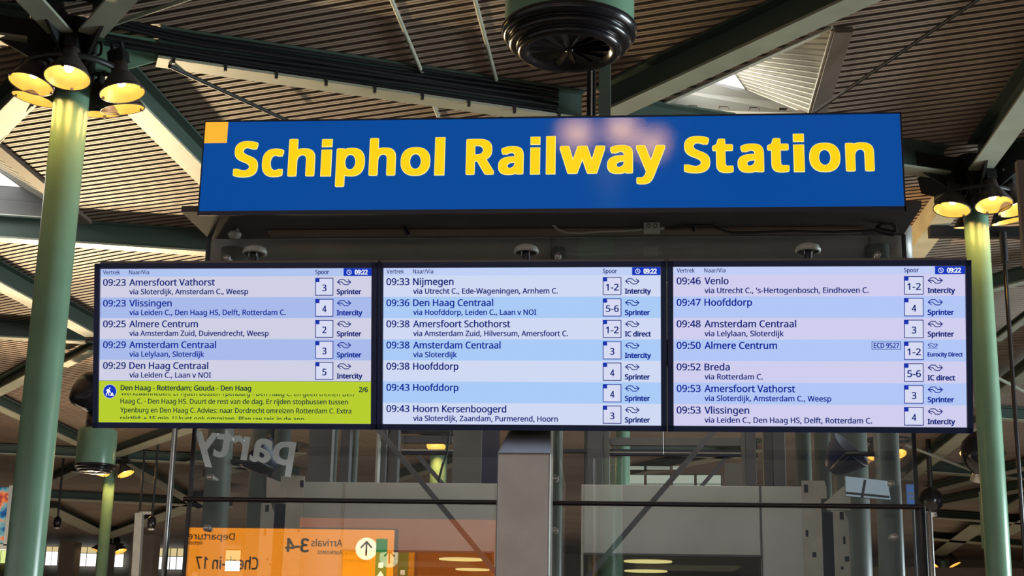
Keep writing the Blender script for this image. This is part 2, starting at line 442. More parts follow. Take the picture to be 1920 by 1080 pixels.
for (p, q, fw_, h_) in FAR:
    A_, B_ = aZ(*p, ZB), aZ(*q, ZB); D_ = (B_-A_)*.9
    if p[0] < 5: A_ = A_-D_
    if q[0] > 1850 or 355 < q[0] < 380: B_ = B_+D_*(1 if q[0] > 1850 else .25)
    o = beam(A_, B_, None, fw=fw_, h=h_, group='far roof beams')
    o['label'] = 'distant green roof beam with a pale lower flange, far down the hall'; o['category'] = 'beam'

# steel head gusset plates over each column
def head(c, name_label):
    t = thing('column_bracket', name_label, 'bracket', (c.x, c.y, 6.72))
    mb = MB()
    mb.lathe([(.0,.0),(.17,.0),(.19,.12),(.19,.66),(.0,.66)], 20, mi=0)
    mb.build('hub', M['bracket'], t)
    for k, a in enumerate((aLR, aLR+180, 88, -92, 129, -51)):
        d = dirv(a); b = MB()
        b.prism([d*.16+Vector((0,0,.12)), d*.75+Vector((0,0,.40)), d*.80+Vector((0,0,.62)), d*.16+Vector((0,0,.62))], Vector((-d.y, d.x, 0))*.03)
        b.build('gusset', M['green'] if k in (0, 2) else M['bracket'], t)
    mb = MB()
    for k in range(5):
        a0 = k*1.3; pts = [(math.cos(a0+s*.35)*(.24+.05*math.sin(s)), math.sin(a0+s*.35)*(.24+.05*math.sin(s)), .1+.10*s+.03*math.sin(3*s+k)) for s in [i*.5 for i in range(9)]]
        mb.tube(pts, .014, 6)
    mb.build('cable_loop', M['black'], t)
    mb = MB()
    mb.lathe([(.43,.13),(.46,.13),(.46,.18),(.43,.18),(.43,.13)], 40)
    for k in range(6): mb.bar((0,0,.155), tuple(dirv(k*60+10)*.45+Vector((0,0,.155))), .03, .03)
    mb.build('lamp_ring', M['bracket'], t)
    return t
head(LC, 'dark steel bracket head under the roof on the left column'); head(RC, 'dark steel bracket head under the roof on the right column')

# black cables along the long beam
t = thing('cable_bundle', 'bundle of black cables clipped along the long roof beam left of the sign', 'cables', (LX, LY, ZB))
d = dirv(aLR); s_ = Vector((d.y, -d.x, 0))
for k in range(6):
    mb = MB(); pts = []
    for i in range(16):
        u = .25 + i*.31
        pts.append(d*u + s_*(.06+.022*(k % 2)+.008*math.sin(u*2+k)) + Vector((0,0,.075+.045*k+.012*math.sin(u*1.3+k*2) + max(0, .10*(1-u))*(1 if k > 2 else .2))))
    mb.tube(pts, .024, 8); mb.build('cable', M['black'], t)
for i in range(9):
    mb = MB(); u = .9+i*.5; mb.bar(d*u+s_*.11+Vector((0,0,-.035)), d*u+s_*.11+Vector((0,0,.04)), .03, .03, up=tuple(s_)); mb.build('cable_clip', M['bracket'], t)

# thin rods under the roof
def rod(p, q, r, label, zs=(ZD-.04, ZD-.04), m='flange', name='tie_rod'):
    a = aZ(*p, zs[0]); b = aZ(*q, zs[1])
    o = MB().tube([a, b], r, 10).build(name, M[m]); return tag(o, label, 'rod')
rod((705,-70), (806,172), .022, 'pale roof rod, first of two left of the fan')
rod((872,-70), (941,190), .022, 'pale roof rod, second of two, closer to the fan')
rod((813,196), (830,240), .022, 'short pale roof rod just above the sign beside the cable beam')
rod((1905,-50), (1510,222), .018, 'thin dark tie rod slanting across the roof above the right end of the sign', (7.2,7.3), 'black')
rod((318,124), (560, 236), .022, 'dark twisted tie rod from the left beam down to the sign top', (7.08,7.3), 'bracket')
rod((60,196), (-30,300), .02, 'dark tie rod at the left edge under the left column lamps', (7.1,7.3), 'black')
rod((214,45), (440,-32), .022, 'pale roof rod running up and right from the left column head', (7.25,7.4), 'flange')
rod((1700,835), (1822,882), .04, 'thin pale tie rod in the roof below the right screen', (7.0,7.0))
rod((1858,702), (1960,755), .035, 'thin pale tie rod crossing right of the right column', (7.0,7.0))

# ------------------------------------------------------------------ columns and bell lamps
def column(cx, cy, r, ztop, label):
    mb = MB(); mb.lathe([(r,0),(r,ztop),(r*.9,ztop+.05),(0,ztop+.05)], 40)
    o = mb.build('green_column', M['green']); o.location = (cx, cy, 0)
    tag(o, label, 'column', kind='thing'); return o
column(LX, LY, .163, 6.75, 'tall round green column at the left edge, lit yellow at its top')
column(RX, RY, .140, 6.75, 'round green column right of the right screen')

def make_lamp(label):
    t = thing('bell_lamp', label, 'lamp')
    sh = [(.030,.30),(.075,.30),(.085,.20),(.10,.185),(.125,.15),(.165,.09),(.195,.03),(.208,.0),(.214,.0),(.214,-.012),(.204,-.012)]
    MB().lathe(sh, 36).build('shell', M['lampshell'], t)
    rf = [(.204,-.008),(.190,.025),(.158,.085),(.118,.14),(.078,.172),(.02,.175),(.0,.175)]
    MB().lathe(rf, 36).build('reflector', M['reflector'], t)
    MB().lathe([(.0,.172),(.034,.165),(.042,.13),(.042,.09),(.026,.066),(.0,.060)], 16).build('bulb', M['bulb'], t)
    mb = MB()
    mb.box((-.07,-.05,.30),(.07,.05,.44)); mb.bar((-.05,0,.44),(-.05,0,.52),.02,.05,up=(0,1,0)); mb.bar((.05,0,.44),(.05,0,.52),.02,.05,up=(0,1,0))
    for k in range(6): mb.box((-.085,-.062,.315+k*.02),(.085,.062,.322+k*.02))
    mb.build('ballast_housing', M['bracket'], t)
    for sx in (-1, 1):
        MB().box((sx*.205-.012,-.014,-.016),(sx*.205+.012,.014,.012)).build('rim_clip', M['bracket'], t)
    return t
LAMP0 = make_lamp('x'); used = [False]
def lamp(pos, tilt, ang, label, group, scale=1.0):
    o = LAMP0 if not used[0] else copy_tree(LAMP0); used[0] = True
    q = Matrix.Rotation(R(ang), 4, 'Z') @ Matrix.Rotation(-R(tilt), 4, 'Y')   # opening leans outward along ang
    o.matrix_world = Matrix.Translation(Vector(pos)) @ q @ Matrix.Scale(scale, 4)
    tag(o, label, 'lamp', group); return o
def cluster(c, zl, rad, angs, labels, group, tilt=12, energy=0, scale=1.0, ltarget=None, off=None):
    for k, (a, lb) in enumerate(zip(angs, labels)):
        d = dirv(a); p = Vector((c.x, c.y, zl)) + d*rad
        lamp(p, tilt, a, lb, group, scale)
        if energy:
            ax = (d*math.sin(R(tilt)) - Vector((0,0,math.cos(R(tilt)))))
            light('bell_lamp_light', 'SPOT', p+ax*.03, p+ax, energy, WARM, spot=165, blend=.3, radius=.16)
g = 'bell lamps on the left column'
cluster(LC+Vector((.055,.02,0)), 6.65, .46, (-81,-9,48,89,174,224),
  ['glowing bell lamp in front of the left column top', 'glowing bell lamp front right of the left column top', 'lower glowing bell lamp right of the left column top, over the cream beam',
   'bell lamp mostly hidden behind the right side of the left column', 'lower bell lamp behind the left side of the left column', 'glowing bell lamp at the outer left of the left column ring'], g, energy=22)
g = 'bell lamps on the right column'
cluster(RC+Vector((.03,0,0)), 6.66, .45, (-143,-81,-35,27,87),
  ['bell lamp left of the right column top, beside the orange beam', 'bright bell lamp directly in front of the right column top', 'bell lamp at the right edge of the frame on the right column', 'lower bell lamp behind the right side of the right column',
   'bell lamp hidden behind the right column'], g, energy=24)

# column near the camera whose lamps glint in the sign
NC = Vector((-.27, -1.0, 0))
column(NC.x, NC.y-.05, .15, 6.7, 'round green column behind the camera')
cluster(NC, 6.62, .44, (70,130,10), ['bell lamp %s of the column behind the camera' % s for s in ('in front', 'left', 'right')], 'bell lamps behind the camera', energy=14)

# far columns
def farcol(px, py, zl, r, labels, clabel, angs, energy=0, sc=1.0):
    p = aZ(px, py, zl); c = Vector((p.x, p.y, 0))
    co = column(c.x, c.y, r, zl+.2, clabel); rd = .33+.20*sc; mb = MB()
    mb.lathe([(rd-.02,zl+.40),(rd+.02,zl+.40),(rd+.02,zl+.46),(rd-.02,zl+.46),(rd-.02,zl+.40)], 28)
    for k in range(4): mb.bar((0,0,zl+.43), tuple(dirv(k*90+20)*rd+Vector((0,0,zl+.43))), .04, .04)
    mb.lathe([(0,zl+.18),(.06,zl+.18),(.06,ZD-.01),(0,ZD-.01)], 12); mb.build('lamp_ring', M['bracket'], co)
    cluster(c, zl, .33+.20*sc, angs, labels, 'bell lamps on the far columns', tilt=26, energy=energy, scale=sc)
    return c
farcol(206, 889, 6.6, .17, ['small bell lamp left of the distant column under the left screen', 'small bell lamp right of the distant column under the left screen'],
       'slim distant green column below the left screen', (-95, -15), 80, 1.25)
farcol(207, 1034, 6.6, .22, ['tiny bell lamp left on the farthest column at lower left', 'tiny bell lamp right on the farthest column at lower left'],
       'farthest slim green column at lower left', (-150, -20), 0, 1.9)
farcol(1768, 1059, 6.6, .20, ['tiny bell lamp left on the far column at lower right', 'tiny bell lamp middle on the far column at lower right'],
       'farthest slim green column at lower right', (-160, -30), 60, 1.7)
farcol(823, 842, 6.6, .22, ['bell lamp on the column seen through the lift frame'], 'yellow lit column seen through the lift frame', (-90,), 120, 1.2)
farcol(1668, 856, 6.6, .16, ['amber bell lamp seen through the glass shaft at right, lower', 'amber bell lamp seen through the glass shaft at right, upper'],
       'column seen dimly through the right glass of the shaft', (-170, -80), 60, 1.15)  # lamps and column added behind the glass in place of mirrored lamps
p = aY(1168, 870, 22.0); column(p.x, p.y, .11, 7.0, 'pale green column seen through the right lift frame')

# ------------------------------------------------------------------ ventilation drums
def vent(loc, r, label, drum_h, top, elbow=False):
    t = thing('ventilation_drum', label, 'fan', loc)
    k = r/.47
    MB().lathe([(.455*k,-.07*k),(.462*k,.06*k),(.462*k,drum_h),(.42*k,drum_h+.06),(.0,drum_h+.06)], 48).build('drum', M['green'], t)
    prof = [(.462,.13),(.482,.10),(.485,.06),(.47,-.02),(.445,-.04),(.415,-.02),(.42,-.06),(.44,-.10),(.425,-.155),(.39,-.17),(.36,-.15),(.375,-.19),(.37,-.235),(.335,-.25),(.30,-.235),(.285,-.20),(.0,-.19)]
    MB().lathe([(a*k, (-.22+(b+.22)*.5 if b > -.22 else b)*k) for a, b in prof], 48).build('nozzle', M['blackgloss'], t)
    for q in range(14):
        d = dirv(q*360/14+8); s = Vector((-d.y, d.x, 0))
        MB().poly([(d*.03-s*.012)*k+Vector((0,0,-.222*k)), (d*.28-s*.02)*k+Vector((0,0,-.226*k)), (d*.28+s*.03)*k+Vector((0,0,-.205*k)), (d*.03+s*.012)*k+Vector((0,0,-.215*k))]).build('vane', M['blackgloss'], t)
    MB().lathe([(.0,-.235*k),(.03*k,-.23*k),(.035*k,-.19*k)], 16).build('vane_hub', M['blackgloss'], t)
    if elbow:
        MB().lathe([(.30*k,drum_h+.02),(.30*k,drum_h+.62),(.0,drum_h+.62)], 28).build('neck', M['blackgloss'], t)
        prof = [(0,-.5),(.30,-.49),(.42,-.40),(.47,-.2),(.46,.1),(.38,.32),(.22,.44),(0,.48)]
        MB().lathe([(a*k, b*k) for a, b in prof], 32, origin=(-.18*k,-.1*k,drum_h+.98*k), axis=Matrix.Rotation(R(25), 3, 'Y')).build('swivel_head', M['blackgloss'], t)
        MB().tube([(0,0,drum_h+1.0*k),(0,0,top-loc[2])], .05, 10).build('hanger', M['bracket'], t)
    else:
        MB().lathe([(.30*k,drum_h),(.30*k,top-loc[2])], 28).build('neck', M['blackgloss'], t)
    return t
vent((-.455, 9.35, 5.98), .47, 'big green ventilation drum with black ringed nozzle hanging above the sign', .55, ZD)
vent((-10.9, 28.0, 5.12), .40, 'distant green ventilation drum with a dark head, left of the left screen', .62, ZD, True)
for (px, py, Y, r, lb) in ((1842, 850, 34, .52, 'dark ball shaped ventilation head behind the right column'), (1746, 938, 40, .34, 'small dark ball shaped ventilation head right of the glass shaft')):
    p = aY(px, py, Y); t = thing('ventilation_ball', lb, 'fan', p)
    MB().lathe([(0,-1.0*r),(.45*r,-.9*r),(.85*r,-.5*r),(1.0*r,0),(.85*r,.55*r),(.5*r,.9*r),(.25*r,1.0*r),(.0,1.0*r)], 28).build('ball', M['blackgloss'], t)
    MB().lathe([(.36*r,-.75*r),(.52*r,-1.25*r),(.40*r,-1.3*r),(.3*r,-.8*r)], 24, axis=Matrix.Rotation(R(20),3,'X')).build('collar', M['chrome'], t)
    MB().tube([(.0,0,.9*r),(0,0,ZD-p.z)], .07, 8).build('hanger', M['bracket'], t)
    if r > .5: MB().box((-.12,-.1,-2.2),(.16,.1,-.9)).build('green_box', M['green'], t)

# ------------------------------------------------------------------ canopy of the lift shaft
CX0, CX1, GY, GZ = -2.147, 1.306, 6.76, 3.628
BY = 8.05
t = thing('shaft_canopy', 'flat dark canopy over the glass lift shaft, under the blue sign', 'canopy', (0, 0, GZ))
MB().box((CX0, 6.31, .0), (CX1, 6.776, .03)).build('soffit', M['canopy'], t)
MB().box((CX0+.05, 6.56, .03), (CX1-.05, 6.72, .30)).build('fascia', M['frame'], t)

# big horizontal tube and cabling just under the canopy
def a6(px, py, Y=7.0): return aY(px, py, Y)
t = thing('duct_tube', 'thick grey horizontal tube behind the glass between sign and screens', 'tube', (0,0,0))
zc = a6(1000, 468, 7.05).z
MB().tube([(a6(445,470,7.05).x,7.05,zc),(a6(1622,470,7.05).x,7.05,zc)], .105, 28).build('pipe', M['duct'], t)
for px in (438, 1660):
    x = a6(px, 470, 7.05).x
    MB().lathe([(.0,-.12),(.13,-.12),(.135,.10),(.10,.16),(0,.17)], 24, origin=(x,7.05,zc), mi=0).build('end_elbow', M['duct'], t)
x = a6(1035, 460, 7.05).x; MB().tube([(x,7.05,zc),(x+.004,7.05,zc)], .115, 28).build('joint_ring', M['frame'], t)
x0, x1 = a6(1083, 460, 6.94).x, a6(1152, 460, 6.94).x
MB().tube([(x0,7.05,zc),(x1,7.05,zc)], .112, 28).build('repair_sleeve', mat('sleeve_paint', (.27,.33,.28), .4), t)
p0 = a6(500,432,6.6); p1 = a6(1620,428,6.6)
o = MB().box((p0.x,6.62,GZ-.014),(p1.x,6.70,GZ-.001)).build('conduit_tray', M['wallbrown']); tag(o, 'brown cable tray running under the canopy above the grey tube', 'tray')
# cable and junction box
t = thing('junction_box', 'small pale junction box with two round knockouts under the canopy', 'box', a6(1222, 425, 6.55))
MB().box((-.038,-.02,-.022),(.038,.05,.022)).build('case', M['greyplastic'], t, bevel=.004)
for sx in (-.016, .016):
    MB().lathe([(0,-.004),(.0105,-.004),(.0105,.0),(.007,.0)], 16, origin=(sx,-.02,0), axis=Matrix.Rotation(R(90),3,'X')).build('knockout', M['wallgrey'], t)
MB().tube([(.038,0,-.008),(.06,0,-.008)], .008, 8).build('gland', M['greyplastic'], t)
def cable(pts, r, label, Y=6.57, m='black'):
    P = [a6(x, y, Y) for x, y in pts]; o = MB().tube(P, r, 8).build('cable', M[m]); return tag(o, label, 'cable')
cable([(1031,408),(1034,418),(1045,430),(1062,436),(1085,437),(1130,434),(1190,432),(1204,430)], .0055, 'pale cable drooping from the canopy to the junction box', m='greyplastic')
cable([(1250,428),(1290,424),(1330,422),(1345,428),(1370,436),(1410,436),(1480,433),(1560,435),(1640,432)], .006, 'black cable running right from the junction box')
cable([(1302,424),(1301,434)], .009, 'short black cable stub beside the junction box')
cable([(757,426),(762,436),(767,441)], .012, 'short dark cable end under the canopy above the left screen')
cable([(1644,426),(1655,420),(1668,418),(1678,424),(1680,436)], .008, 'black cable loop under the right end of the canopy')
cable([(1640,428),(1655,434),(1676,438)], .016, 'dark cable plug under the right end of the canopy')
t = thing('sensor_mount', 'small grey camera mount under the left end of the canopy', 'mount', a6(440, 442, 6.60))
MB().lathe([(0,-.012),(.028,-.008),(.034,.008),(.024,.022),(0,.026)], 20).build('cap', M['greyplastic'], t)
MB().tube([(.01,0,.02),(.012,0,.042)], .008, 8).build('stem', M['greyplastic'], t)

# ------------------------------------------------------------------ glass shaft
def pane(lo, hi, label):
    o = MB().box(lo, hi).build('shaft_glass', M['glass']); return tag(o, label, 'glass')
RZ = 2.312; MX = -.375
pane((CX0+.01, GY, RZ+.004), (MX-.004, GY+.012, GZ-.002), 'upper left glass pane of the lift shaft front')
pane((MX+.004, GY, RZ+.004), (CX1-.012, GY+.012, GZ-.002), 'upper right glass pane of the lift shaft front')
pane((CX0+.01, GY, .05), (MX-.004, GY+.012, RZ-.004), 'lower left glass pane of the lift shaft front')
pane((MX+.004, GY, .05), (CX1-.012, GY+.012, RZ-.004), 'lower right glass pane of the lift shaft front')
for x, lb in ((CX0, 'black corner seal down the left front edge of the glass shaft'), (CX1, 'black corner seal down the right front edge of the glass shaft')):
    o = MB().box((x-.008, GY-.006, .02), (x+.008, GY+.02, GZ)).build('corner_seal', M['black']); tag(o, lb, 'seal')
o = MB().tube([(CX0-.02, GY-.025, RZ), (CX1+.02, GY-.025, RZ)], .0115, 12).build('shaft_rail', M['maroon']); tag(o, 'dark horizontal rail across the glass shaft front', 'rail')

# vertical tubes of the shaft
def vtube(px, py, Y, r, label, z1=GZ-.01, m='tube'):
    p = aY(px, py, Y); o = MB().lathe([(0,0),(r,0),(r,z1),(0,z1)], 28).build('shaft_tube', M[m]); o.location = (p.x, Y, 0)
    return tag(o, label, 'tube')
vtube(411, 860, 6.93, .064, 'grey vertical shaft tube behind the left front glass bolts')
vtube(1043, 900, 6.93, .030, 'slim grey vertical shaft tube right of the steel post')
vtube(1663, 860, 6.93, .060, 'grey vertical shaft tube behind the right front glass bolts')
vtube(491, 850, 9.45, .076, 'brown grey rear shaft tube at left')
vtube(528, 850, 9.45, .060, 'greenish rear shaft tube beside the left tube')
vtube(1506, 850, 9.45, .052, 'grey rear shaft tube, leftmost of the right group')
vtube(1544, 850, 9.3, .055, 'grey rear shaft tube, second of the right group')
vtube(1592, 850, 8.6, .108, 'thick grey rear shaft tube, third of the right group')
vtube(662, 850, 9.3, .034, 'teal edged shaft tube above the left lift panel')
vtube(626, 850, 9.5, .024, 'thin teal shaft tube above the left lift panel')

# glass bolts
for (x, y, lb) in ((426,483,'on the glass above the left screen'), (1046,480,'on the glass above the middle screen'), (1645,478,'on the glass above the right screen'),
                   (395,895,'upper left below the left screen'), (388,990,'lower left below the left screen'), (1041,897,'upper one beside the steel post'), (1040,995,'lower one beside the steel post'),
                   (1670,907,'upper right below the right screen'), (1676,1007,'lower right below the right screen')):
    p = aY(x, y, GY-.012); t = thing('glass_bolt', 'round chrome glass bolt, '+lb, 'bolt', p, 'glass bolts')
    MB().lathe([(0,-.008),(.012,-.008),(.0165,-.003),(.017,.011),(0,.011)], 20, axis=Matrix.Rotation(R(-90),3,'X').inverted()).build('cap', M['chrome'], t)
    mb = MB()
    for a in (45, 135, 225, 315): mb.lathe([(0,-.002),(.003,-.002),(.003,.001)], 8, origin=(.008*math.cos(R(a)), -.0122, .008*math.sin(R(a))), axis=Matrix.Rotation(R(90),3,'X'))
    mb.build('pin_hole', M['black'], t)
    MB().tube([(0,.028,0),(0,.11,0)], .008, 8).build('shank', M['chrome'], t)

# ------------------------------------------------------------------ lift frame, cars, brackets
def P8(x, y, Y=8.4): return aY(x, y, Y)
light('lift_shaft_light', 'AREA', (-.4, 6.98, 3.15), (-.4, 7.7, 2.3), 8, NEUT, 2.6, .15)  # added fill that brightens the lift panels, hidden behind the screens
t = thing('lift_portal', 'dark steel portal frame above the lift cars in the shaft', 'frame', (0,0,0))
def fpost(x0, x1, Y, m, d=.08, y1=790, name='post', z0=None):
    a, b = aY(x0, 860, Y), aY(x1, 860, Y); MB().box((a.x, Y, 2.5 if z0 is None else z0), (b.x, Y+d, 3.2)).build(name, M[m], t, bevel=.004)
def fbeam(x0, x1, y0, y1, Y, m, d=.05, name='crossbeam'):
    a, b = aY(x0, y1, Y), aY(x1, y0, Y); MB().box((a.x, Y, a.z), (b.x, Y+d, aY(x0, y0, Y).z)).build(name, M[m], t)
fpost(577, 621, 8.9, 'postgrey'); fpost(637, 655, 8.5, 'frame'); fpost(704, 709, 8.3, 'galv'); fpost(709, 724, 8.4, 'frame')
fpost(729, 746, 8.45, 'frame'); fpost(848, 903, 8.3, 'postgrey'); fpost(903, 934, 7.9, 'navy')
fpost(1101, 1130, 8.2, 'frame'); fpost(1130, 1143, 8.25, 'postgrey'); fpost(1391, 1399, 8.25, 'postgrey'); fpost(1399, 1418, 8.2, 'frame'); fpost(1432, 1450, 8.3, 'frame'); fpost(1450, 1473, 8.25, 'frame')
fbeam(752, 848, 816, 830, 8.4, 'frame'); fbeam(752, 848, 842, 845, 8.4, 'galv'); fbeam(752, 848, 846, 851, 8.4, 'navy')
fbeam(1130, 1392, 820, 834, 8.3, 'postgrey'); fbeam(1143, 1392, 842, 846, 8.3, 'navy'); fbeam(1143, 1392, 846.5, 849, 8.3, 'galv'); fbeam(1143, 1392, 849.5, 853, 8.3, 'navy')
fbeam(1040, 1101, 842, 848, 8.3, 'navy'); fbeam(722, 848, 800, 811, 8.6, 'navy')
# black cable inside
cable([(843,806),(841,826),(838,850),(830,872),(824,895),(823,905)], .007, 'black cable hanging inside the lift shaft over the left panel', 8.1)
# diagonal braces
def brace(p, q, Y, wd, label, m='frame'):
    a, b = aY(*p, Y), aY(*q, Y); o = MB().bar(a, b, wd, .03, up=(0,1,0)).build('diagonal_brace', M[m]); return tag(o, label, 'brace')
brace((690,782), (945,1092), 7.25, .026, 'long dark diagonal brace falling right to the steel post')
brace((784,855), (834,912), 8.35, .026, 'short dark diagonal brace above the left lift panel')
brace((1362,780), (1078,1110), 7.25, .026, 'long dark diagonal brace falling left, right of the steel post')
brace((1368,850), (1312,916), 8.35, .022, 'short dark diagonal brace above the right lift panel')

M['carwall'] = mat('lift_car_lining', (.24, .18, .11), .45)
M['disc'] = emis('disc_lamp', (255, 240, 165), 1.6)
M['cardoor'] = glass('lift_door_glass', (.80, .80, .74), .10)
def car(x0, x1, xs, xe, side, label, lamps, dlabels):
    Y0 = 7.6; zt = 2.497; zh = 2.137
    t = thing('lift_car', label, 'lift', (0, Y0, 0))
    MB().box((xs+.004, 0, zh), (xe-.004, .03, zt)).build('header_panel', M['steelsheet'], t, bevel=.003)
    if side < 0: MB().box((x0, 0, .4), (xs-.004, .03, zt)).build('side_panel', M['steelsheet'], t, bevel=.003)
    else: MB().box((xe+.004, 0, .4), (x1, .03, zt)).build('side_panel', M['steelsheet'], t, bevel=.003)
    sx = xs if side < 0 else xe
    MB().box((sx-.004, -.004, .4), (sx+.004, .02, zt+.002)).build('joint_strip', M['galv'] if side < 0 else M['frame'], t)
    ex = x1 if side < 0 else x0
    MB().box((ex-.006, -.006, .4), (ex+.006, .03, zt)).build('edge_strip', M['galv'], t)
    MB().box((x0+.02, .05, 2.16), (x1-.02, 2.5, 2.19)).build('ceiling_panel', M['carwall'], t)
    MB().box((x0+.02, 2.48, .4), (x1-.02, 2.5, 2.16)).build('back_lining', M['carwall'], t)
    for xx in (x0+.02, x1-.03): MB().box((xx, .05, .4), (xx+.012, 2.48, 2.16)).build('side_lining', M['carwall'], t)
    MB().box((xs+.01, .008, .4), (xe-.01, .016, zh)).build('door_glass', M['cardoor'], t)
    MB().box((xs, -.005, zh-.008), (xe, .03, zh)).build('door_head', M['frame'], t)
    for (px, py, wpx) in lamps:
        p = aZ(px, py, 2.153); r = wpx/2/FPX*(p-CAM).dot(FW)
        MB().lathe([(0,0),(r,0),(r,.007),(0,.007)], 32, origin=(p.x, p.y-Y0, 2.153)).build('disc_lamp', M['disc'], t)
    light('lift_car_light', 'AREA', ((x0+x1)/2, Y0+.95, 2.12), ((x0+x1)/2, Y0+.95, 0), 3, (1,.86,.55), .6, .6)
car(-1.782, -.733, -1.562, -.733, -1, 'left lift car with steel header panel and glass door', [(866,1050,86),(886,1069,64)], None)
car(-.275, .878, -.275, .660, 1, 'right lift car with grey header panel and glass door', [(1215,1054,90),(1211,1072,80)], None)

def bracket(x0, x1, ytop, Y, label, holes, notch=0):
    a, b = aY(x0, ytop, Y), aY(x1, ytop, Y)
    t = thing('guide_bracket', label, 'bracket', (a.x, Y, 0)); W = b.x-a.x; H = a.z
    pts = [(0,0,.3),(W,0,.3),(W,0,H-.05),(W-.02,0,H)]
    if notch: pts = [(0,0,.3),(W,0,.3),(W,0,H),(-.035,0,H),(-.035,0,H-.055),(0,0,H-.055)] if notch < 0 else [(0,0,.3),(W,0,.3),(W,0,H-.09),(W+.03,0,H-.09),(W+.03,0,H-.03),(W+.02,0,H),(0,0,H)]
    else: pts.append((0,0,H))
    MB().prism(pts, (0,.012,0)).build('plate', M['galv'], t)
    for (hx, hy, hw, hh) in holes:
        c = aY(hx, hy, Y); w2 = hw/2*Y/FPX; h2 = hh/2*Y/FPX
        MB().box((c.x-a.x-w2, -.002, c.z-h2), (c.x-a.x+w2, .004, c.z+h2)).build('slot', M['navy'], t)
bracket(490, 514, 943, 7.3, 'tall slotted galvanised guide plate at far left of the shaft', [(501,953,7,13),(497,998,4,13),(501,1048,4,4),(506,1058,3,3)])
bracket(539, 571, 893, 7.4, 'notched galvanised guide plate left of the left lift panel', [(566,907,7,13),(560,995,5,5)], -1)
bracket(1503, 1538, 901, 7.4, 'notched galvanised guide plate right of the right lift panel', [(1511,916,7,14),(1513,1000,5,12),(1527,1040,7,9)], 1)
bracket(1562, 1590, 957, 7.3, 'tall slotted galvanised guide plate at right of the shaft', [(1578,967,7,14),(1583,1013,4,14),(1588,1048,8,9),(1579,1065,5,5)])
for (x0, x1, y0, lb) in ((516,538,945,'dark blue lift rail channel at left'), (1541,1562,960,'dark blue lift rail channel at right')):
    a, b = aY(x0, y0, 7.5), aY(x1, y0, 7.5); o = MB().box((a.x,7.5,.3),(b.x,7.56,a.z)).build('guide_rail', M['navy']); tag(o, lb, 'rail')
# sloping grey wedge plates
for pts, Y, lb in (([(500,893),(549,914),(549,931),(499,935)], 7.9, 'pale sloping plate behind the glass at left'), ([(1581,912),(1595,912),(1595,956),(1552,956),(1544,944)], 7.9, 'pale sloping plate behind the glass at right')):
    P = [aY(x, y, Y) for x, y in pts]; t = thing('wedge_plate', lb, 'plate', P[0]); MB().prism([p-P[0] for p in P], (0,.015,0)).build('plate', M['galv'], t); c_ = sum(P, Vector())/len(P)-P[0]; MB().box((c_.x-.02,.016,-P[0].z),(c_.x+.02,.05,c_.z)).build('stay', M['frame'], t)
# dark bell housings hanging in the shaft
def bell(px, py, Y, r, mouth, label):
    p = aY(px, py, Y); t = thing('dark_bell_housing', label, 'lamp housing', p)
    ax = Vector(mouth).normalized().to_track_quat('-Z', 'Y').to_matrix()
    MB().lathe([(0,1.15*r),(.35*r,1.1*r),(.62*r,.75*r),(.85*r,.3*r),(1.0*r,-.15*r),(1.03*r,-.2*r),(.96*r,-.2*r),(.7*r,.1*r),(.0,.2*r)], 28, axis=ax).build('shell', M['navy'], t)
    mv = -Vector(mouth).normalized()*r*1.1; side = aY(411 if px < 900 else 1663, 850, 6.93).x-p.x
    MB().tube([tuple(mv), (mv.x, 6.93-Y, mv.z), (side, 6.93-Y, mv.z)], .012, 8).build('stem', M['black'], t)
bell(484, 850, 7.2, .108, (-.6,-.35,.6), 'dark bell shaped housing behind the party lettering')
bell(1590, 848, 7.5, .118, (.6,-.35,.6), 'dark bell shaped housing in the right of the glass shaft')
# glowing panel added behind the glass in place of a reflection
def glow_panel(pts, Y, label, col, strips=()):
    P = [aY(x, y, Y) for x, y in pts]; t = thing('light_box', label, 'sign', P[0])
    Q = [p-P[0] for p in P]
    MB().prism(Q, (0,.03,0)).build('case', M['greyplastic'], t)
    MB().poly([q+Vector((0,-.004,0)) for q in Q]).build('lit_face', emis('box_face', col, .8), t)
    for (a, b, r, c) in strips:
        MB().tube([aY(*a, Y-.012)-P[0], aY(*b, Y-.012)-P[0]], r, 6).build('bar', M[c], t)
glow_panel([(1585,893),(1664,902),(1670,937),(1586,930)], 6.81, 'pale blue white lit box with dark bars in the right of the shaft', (150,165,175), [((1622,900),(1616,934),.007,'frame'),((1586,924),(1668,932),.006,'frame')])
t = thing('blue_notice', 'small blue notice with white lines at the right edge of the shaft', 'sign', aY(1711, 928, 6.9))
MB().box((-.026,0,-.053),(.026,.008,.05)).build('board', emis('notice_blue', (75,110,165), .8), t)
MB().tube([(0,.006,-.05),(0,.006,-2.35)], .006, 8).build('stand', M['frame'], t)
MB().box((-.018,-.003,.0),(.022,0,.010)).box((-.012,-.003,-.02),(.022,0,-.010)).build('printed_line', M['white'], t)

# party lettering: glowing letters on the front glass that imitate a reflected sign
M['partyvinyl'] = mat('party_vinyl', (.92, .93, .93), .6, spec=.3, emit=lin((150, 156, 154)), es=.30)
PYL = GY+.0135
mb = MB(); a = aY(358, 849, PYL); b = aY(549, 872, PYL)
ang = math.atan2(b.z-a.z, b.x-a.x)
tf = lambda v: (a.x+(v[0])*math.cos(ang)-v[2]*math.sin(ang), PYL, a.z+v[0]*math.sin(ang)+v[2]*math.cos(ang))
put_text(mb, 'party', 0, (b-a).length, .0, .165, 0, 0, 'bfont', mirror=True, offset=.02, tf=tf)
tag(mb.build('window_lettering', M['partyvinyl']), 'mirrored white party lettering stuck on the upper left glass pane', 'lettering')

